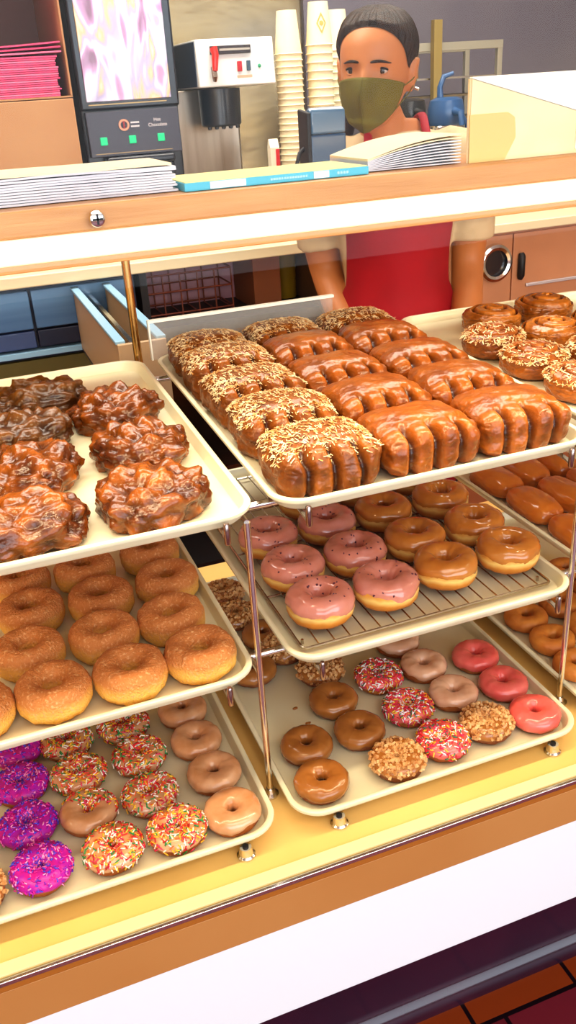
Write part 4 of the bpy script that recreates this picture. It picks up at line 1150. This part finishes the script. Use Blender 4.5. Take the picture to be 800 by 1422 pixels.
def spline(pts, rs, n=6):
    P = []; Rr = []
    m = len(pts)
    for i in range(m-1):
        for j in range(n):
            t = i+j/n; xs = list(range(m))
            P.append(Vector([catmull(xs, [p[c] for p in pts], t) for c in range(3)])); Rr.append(catmull(xs, rs, t))
    P.append(Vector(pts[-1])); Rr.append(rs[-1]); return P, Rr
ARM = {1: [(.132, .0, 1.268), (.162, .0, 1.236), (.174, .02, 1.12), (.172, .02, 1.02), (.158, -.06, .93), (.128, -.135, .855)],
       -1: [(-.132, .0, 1.268), (-.162, .0, 1.236), (-.172, .025, 1.12), (-.160, .035, 1.02), (-.125, -.05, .93), (-.085, -.13, .865)]}
AR = [.048, .050, .044, .038, .036, .026]
def hand(s):
    """palm and five curled fingers hanging from the wrist"""
    mb = MB(); w = Vector(ARM[s][-1]); d = (Vector(ARM[s][-1])-Vector(ARM[s][-2])).normalized()
    side = Vector((s, 0, 0)); side = (side-d*side.dot(d)).normalized(); nrm = d.cross(side)*s
    if nrm.z > 0: nrm = -nrm
    pal = [w-d*.01, w+d*.02, w+d*.05, w+d*.085]
    for k in range(4):
        o = side*(-.027+.018*k)
        mb.tube([pal[0]+o*.6, pal[1]+o*.85, pal[2]+o, pal[3]+o], [.014, .0155, .0145, .011], 10)
        L = (.066, .080, .074, .058)[k if s > 0 else k]; b = pal[3]+o
        mb.tube([b-d*.01, b+d*L*.42+nrm*.006, b+d*L*.75+nrm*.018, b+d*L*.95+nrm*.034], [.0098, .0088, .0078, .006], 10)
    tb = w+d*.025-side*.030
    mb.tube([tb+side*.015, tb-side*.008+d*.018+nrm*.006, tb-side*.018+d*.042+nrm*.014, tb-side*.016+d*.064+nrm*.02], [.014, .0125, .0098, .007], 10)
    return mb
def merged(parts, name, m_, voxel, smooth_it=4, parent=None, factor=.5):
    mb = MB()
    for p in parts: mb.add(p.v, p.f)
    me = mb.mesh('tmp', None, sharp=None); o = bpy.data.objects.new('tmp', me); C.objects.link(o)
    r = o.modifiers.new('r', 'REMESH'); r.mode = 'VOXEL'; r.voxel_size = voxel; r.use_smooth_shade = True
    if smooth_it:
        q = o.modifiers.new('s', 'SMOOTH'); q.iterations = smooth_it; q.factor = factor
    dg = bpy.context.evaluated_depsgraph_get(); dg.update()
    me2 = bpy.data.meshes.new_from_object(o.evaluated_get(dg)); bpy.data.objects.remove(o)
    me2.name = name; me2.materials.clear(); me2.materials.append(m_)
    me2.polygons.foreach_set('use_smooth', [True]*len(me2.polygons))
    o2 = bpy.data.objects.new(name, me2); C.objects.link(o2)
    if parent: o2.parent = parent
    return o2
LEG = {s: [(s*.085, .0, .80), (s*.092, -.005, .62), (s*.088, -.012, .44), (s*.085, .004, .25), (s*.082, .012, .07)] for s in (-1, 1)}
LR = [.088, .076, .055, .048, .036]
parts = [xf(torso(.74, 1.345), BL)]
neck0 = BL @ Vector((0, .0, 1.27)); neck1 = HEADL @ Vector((0, .018, .03)); neck2 = HEADL @ Vector((0, .012, .085))
parts.append(MB().tube([neck0, neck0.lerp(neck1, .5), neck1, neck2], [.060, .050, .050, .052], 24))
for s in (-1, 1):
    P, Rr = spline(ARM[s], AR); parts.append(xf(MB().tube(P, Rr, 18), BL)); parts.append(xf(hand(s), BL))
    P, Rr = spline(LEG[s], LR); parts.append(xf(MB().tube(P, Rr, 18), BL))
    parts.append(xf(MB().tube([(s*.082, .035, .045), (s*.084, -.04, .045), (s*.088, -.13, .035)], [.036, .038, .03], 14), BL))
hm = head_mb()
for s in (-1, 1):                                   # ears
    c = Vector((s*.0735, .012, .098))
    hm.tube([c+Vector((s*.004+s*.006*math.sin(t), .016*math.cos(t)*(1 if math.cos(t) > 0 else .7)+.004, .029*math.sin(t))) for t in [2*PI*k/18 for k in range(18)]], .0055, 8, closed=True)
    hm.tube([c+Vector((0, -.006, -.02)), c+Vector((s*.004, .002, .0)), c+Vector((0, .004, .02))], [.008, .010, .008], 10)
parts.append(xf(hm, HEADL))
person = merged(parts, 'person', skin, .0046, 3)
tag(person, 'shop worker in olive mask, beige tee and red apron standing behind the case', 'person')
def pc(o): o.parent = person; return o
# face
eye_w = mat('eye_white', (206, 190, 178), .2); iris_m = mat('iris', (40, 24, 16), .15, coat=.8); lash_m = mat('lash', (36, 24, 20), .6)
for s in (-1, 1):
    ec = head_pt(math.asin(.031/.0715)*s, .110); ec = Vector((s*.031, ec.y+.0085, .110))
    e = MB().lathe([(.0115*math.cos(t), .0115*math.sin(t)) for t in [-PI/2+PI*k/14 for k in range(15)]], 24); e.v = [tuple(Vector(p)+ec) for p in e.v]
    eo = pc(xf(e, HEADL).build('eye', eye_w, sharp=None))
    i = MB(); 
    i.loops([[ec+Vector((r*math.cos(2*PI*k/20), -math.sqrt(.0119**2-r*r), r*math.sin(2*PI*k/20))) for k in range(20)] for r in (.0001, .002, .0045, .0067)], True, False)
    io = xf(i, HEADL).build('iris', iris_m, eo, sharp=None)
    for nm, dz, a0, a1, w, t in (('upper_eyelid', 0, 12, 168, .0128, .0026), ('lower_eyelid', 0, 200, 340, .0124, .0018)):
        pts = []
        for k in range(13):
            a = math.radians(a0+(a1-a0)*k/12); zx = math.sin(a)*(.0058 if nm[0] == 'u' else .0062); xx = math.cos(a)*.0125
            pts.append(ec+Vector((xx, -math.sqrt(max(1e-6, .0128**2-min(xx*xx, .00015)-zx*zx)), zx)))
        pc(xf(MB().tube(pts, [.0006]+[t*.8]*11+[.0006], 8), HEADL).build(nm, skin if nm[0] == 'l' else lash_m, sharp=None))
    # upper lid skin
    def lid(u, v):
        a = math.radians(8+164*u); zt = math.sin(a)*.0058; x = math.cos(a)*.0125; z = zt+(.0112-zt)*v*math.sin(a)
        return HEADL @ (ec+Vector((x, -math.sqrt(max(1e-6, .0124**2-x*x*.85-z*z)), z)))
    pc(MB().grid(lid, 16, 6).build('eyelid_fold', skin, sharp=None))
    pts = []
    for k in range(10):
        t = k/9; x = s*(.012+.036*t); z = .1262+.0030*math.sin(PI*min(1, t*1.1))-.002*t
        p = head_pt(math.asin(max(-1, min(1, x/.0725))), z, .0012); pts.append(p)
    pc(xf(MB().tube(pts, [.0016, .0024, .0028, .0029, .0028, .0026, .0023, .0019, .0014, .0008], 8), HEADL).build('eyebrow', hair_m, sharp=None))
# hair pulled back, bun and loose tail
def hair_edge(a):                      # lower edge of the hair by angle from the face
    d = abs(math.degrees(math.atan2(math.sin(a), math.cos(a))))
    return catmull([0, 25, 45, 62, 78, 95, 120, 180], [.188, .184, .172, .150, .116, .104, .060, .045], d)
def hairp(u, v):
    a = 2*PI*u; z0 = hair_edge(a); z = z0+(.2158-z0)*v
    e = min(1, v*2.4); e = e*e*(3-2*e)
    off = .0010+.0085*e+.0013*min(1, v*6)*math.sin(a*31+z*35+2*math.sin(a*7))+.0008*min(1, v*6)*math.sin(a*67)+.0045*e*noise.noise(Vector((math.cos(a)*3, math.sin(a)*3, z*22)))
    p = head_pt(a, z, off, False); p.z += .010*v*v; return HEADL @ p
hb = MB().grid(hairp, 240, 30, wrap=True)
hb.f.append(tuple(i*30+29 for i in range(240)))
hair = pc(hb.build('hair', hair_m, sharp=None))
bun = MB().lathe([(.034*math.cos(t)*(1+.06*math.sin(t*9)), .030*math.sin(t)) for t in [-PI/2+PI*k/20 for k in range(21)]], 28)
bun.v = [tuple(Vector((x, .128+y*.8, .150+z))) for x, y, z in bun.v]
b = xf(bun, HEADL).build('hair_bun', hair_m, hair, sharp=None)
P, Rr = spline([(-.045, .075, .075), (-.066, .062, .035), (-.076, .030, -.02), (-.078, -.002, -.06), (-.072, -.02, -.10)], [.014, .020, .019, .014, .004])
xf(MB().tube(P, Rr, 14), HEADL).build('loose_tail', hair_m, hair, sharp=None)
# mask: cloth shell from the bridge of the nose to under the chin, ear loops
def maskp(u, v):
    a = math.radians(-72+144*u); e = abs(u-.5)*2
    top = .101-.016*e**1.6; bot = -.004+.038*e**2.6
    z = bot+(top-bot)*v
    zc = max(.0006, z)
    p = head_pt(a, zc, .0052, False)
    g = math.exp(-(math.sin(a)*.07/.020)**2)
    p.y -= .020*g*math.exp(-((z-.068)/.034)**2)+.004*g
    if z < .02: p.y -= .004
    p.z = z; return HEADL @ p
mb = MB().grid(maskp, 41, 24)
mo = pc(mb.build('face_mask', mask_m, sharp=None)); sd = mo.modifiers.new('t', 'SOLIDIFY'); sd.thickness = .0016; sd.offset = 1
xf(MB().tube([Vector((0, 0, 0)) for _ in range(0)] or [HEADL.inverted() @ (maskp(.5, v)+ (HEADL.to_3x3() @ Vector((0, -.0018, 0)))) for v in [k/11 for k in range(12)]], .0008, 6), HEADL).build('mask_seam', mask_m, mo, sharp=None)
for s in (0, 1):
    for v in (.92, .10):
        q = HEADL.inverted() @ maskp(s, v); sg = 1 if s else -1
        ear = Vector((sg*.083, .020, .10 if v > .5 else .088))
        xf(MB().tube([q, q.lerp(ear, .5)+Vector((sg*.004, 0, 0)), ear], .0012, 6), HEADL).build('ear_loop', mask_m, mo)
er = MB().tube([(.083, .002, .074), (.092, .0, .071)], .003, 8)
pc(xf(er, HEADL).build('earring', M['chrome']))
# clothes
tp = [xf(torso(.80, 1.322, .009, 40), BL)]
for s in (-1, 1):
    P, Rr = spline(ARM[s][:4], [.060, .062, .058, .056]); k = int(len(P)*.84)
    tp.append(xf(MB().tube([Vector((s*.08, 0, 1.255))]+P[:k], [.055]+Rr[:k], 20), BL))
tee = pc(merged(tp, 'tee_shirt', shirt_m, .006, 5))
pp = [xf(torso(.745, .86, .006, 10), BL)]
for s in (-1, 1):
    P, Rr = spline(LEG[s], [r+.010 for r in LR]); pp.append(xf(MB().tube(P, Rr, 20), BL))
trs = pc(merged(pp, 'trousers', pants_m, .007, 4))
def apr(u, v):
    z = .50+(1.20-.50)*v
    w = catmull([0, .5, .66, .72, 1.], [82, 82, 76, 62, 38], v)
    a = math.radians(-w+2*w*u)
    zz = max(z, .80)
    p = torso_pt(a, zz, .024+.004*math.sin(a*9+v*3)*(1-v))
    if z < .80: p.z = z; p.y -= .02*(.80-z)
    return BL @ p
ap = pc(MB().grid(apr, 40, 40).build('apron', apron_m, sharp=None)); sd = ap.modifiers.new('t', 'SOLIDIFY'); sd.thickness = .0022; sd.offset = 1
for s in (0, 1):
    sg = 1 if s else -1
    e = BL.inverted() @ apr(s, .99)
    pts = [e+Vector((0, .003, -.01)), Vector((sg*.070, -.094, 1.262)), Vector((sg*.062, -.066, 1.316)), Vector((sg*.058, -.005, 1.352)), Vector((sg*.044, .058, 1.338)), Vector((0, .074, 1.330))]
    P, Rr = spline(pts, [.009]*6)
    xf(MB().tube(P, Rr, 10, flat=.35), BL).build('apron_strap', apron_m, ap, sharp=None)
shoe_m = mat('shoe', (24, 24, 26), .4)
for s in (-1, 1):
    pc(merged([xf(MB().tube([(s*.082, .045, .050), (s*.084, -.03, .050), (s*.088, -.10, .043), (s*.090, -.15, .034)], [.044, .046, .043, .030], 18), BL)], 'shoe', shoe_m, .006, 3))

# ------------------------------------------------------------------ light
def area(name, loc, target, sx, sy, power, col):
    l = bpy.data.lights.new(name, 'AREA'); l.shape = 'RECTANGLE'; l.size = sx; l.size_y = sy; l.energy = power; l.color = col
    o = bpy.data.objects.new(name, l); C.objects.link(o); o.location = loc
    o.rotation_euler = (Vector(target)-Vector(loc)).to_track_quat('-Z', 'Y').to_euler(); return o
area('window_daylight', (.7, -3.05, 1.5), (.7, 1, .9), 6.2, 2.0, 150, (.82, .91, 1.))
area('case_tube_light', (.45, .850, 1.294), (.45, 1.00, .5), 2.9, .03, 10.5, (1., .83, .55))
area('ceiling_light', (.6, 2.1, 2.70), (.6, 2.1, 0), 3.0, .8, 58, (1., .93, .82))
area('shop_ceiling_light', (.6, -.9, 2.70), (.6, -.9, 0), 3.0, 1.2, 22, (1., .95, .88))
for k, (x, y) in enumerate(((.6, 2.1), (.6, -.9))):
    cl = struct(MB().bb(x-1.5, x+1.5, y-.25, y+.25, 2.72, 2.75).build('ceiling_light_panel', mat('light_panel', (255, 246, 230), .5, emit=2.), smooth=False))
w = bpy.data.worlds.new('world'); bpy.context.scene.world = w; w.use_nodes = True
nt = w.node_tree; bg = nt.nodes['Background']
sky = nt.nodes.new('ShaderNodeTexSky'); sky.sky_type = 'HOSEK_WILKIE'; sky.sun_direction = (.3, -.5, .8); sky.turbidity = 3
nt.links.new(sky.outputs[0], bg.inputs['Color']); bg.inputs['Strength'].default_value = 1.0
sc = bpy.context.scene
sc.view_settings.view_transform = 'Standard'; sc.view_settings.look = 'Medium High Contrast'; sc.view_settings.exposure = 0.; sc.view_settings.gamma = 1.
sc.cycles.use_denoising = True
sc.cycles.max_bounces = 8; sc.cycles.transparent_max_bounces = 16
sc.cycles.caustics_reflective = False; sc.cycles.caustics_refractive = False
sc.cycles.sample_clamp_indirect = 6
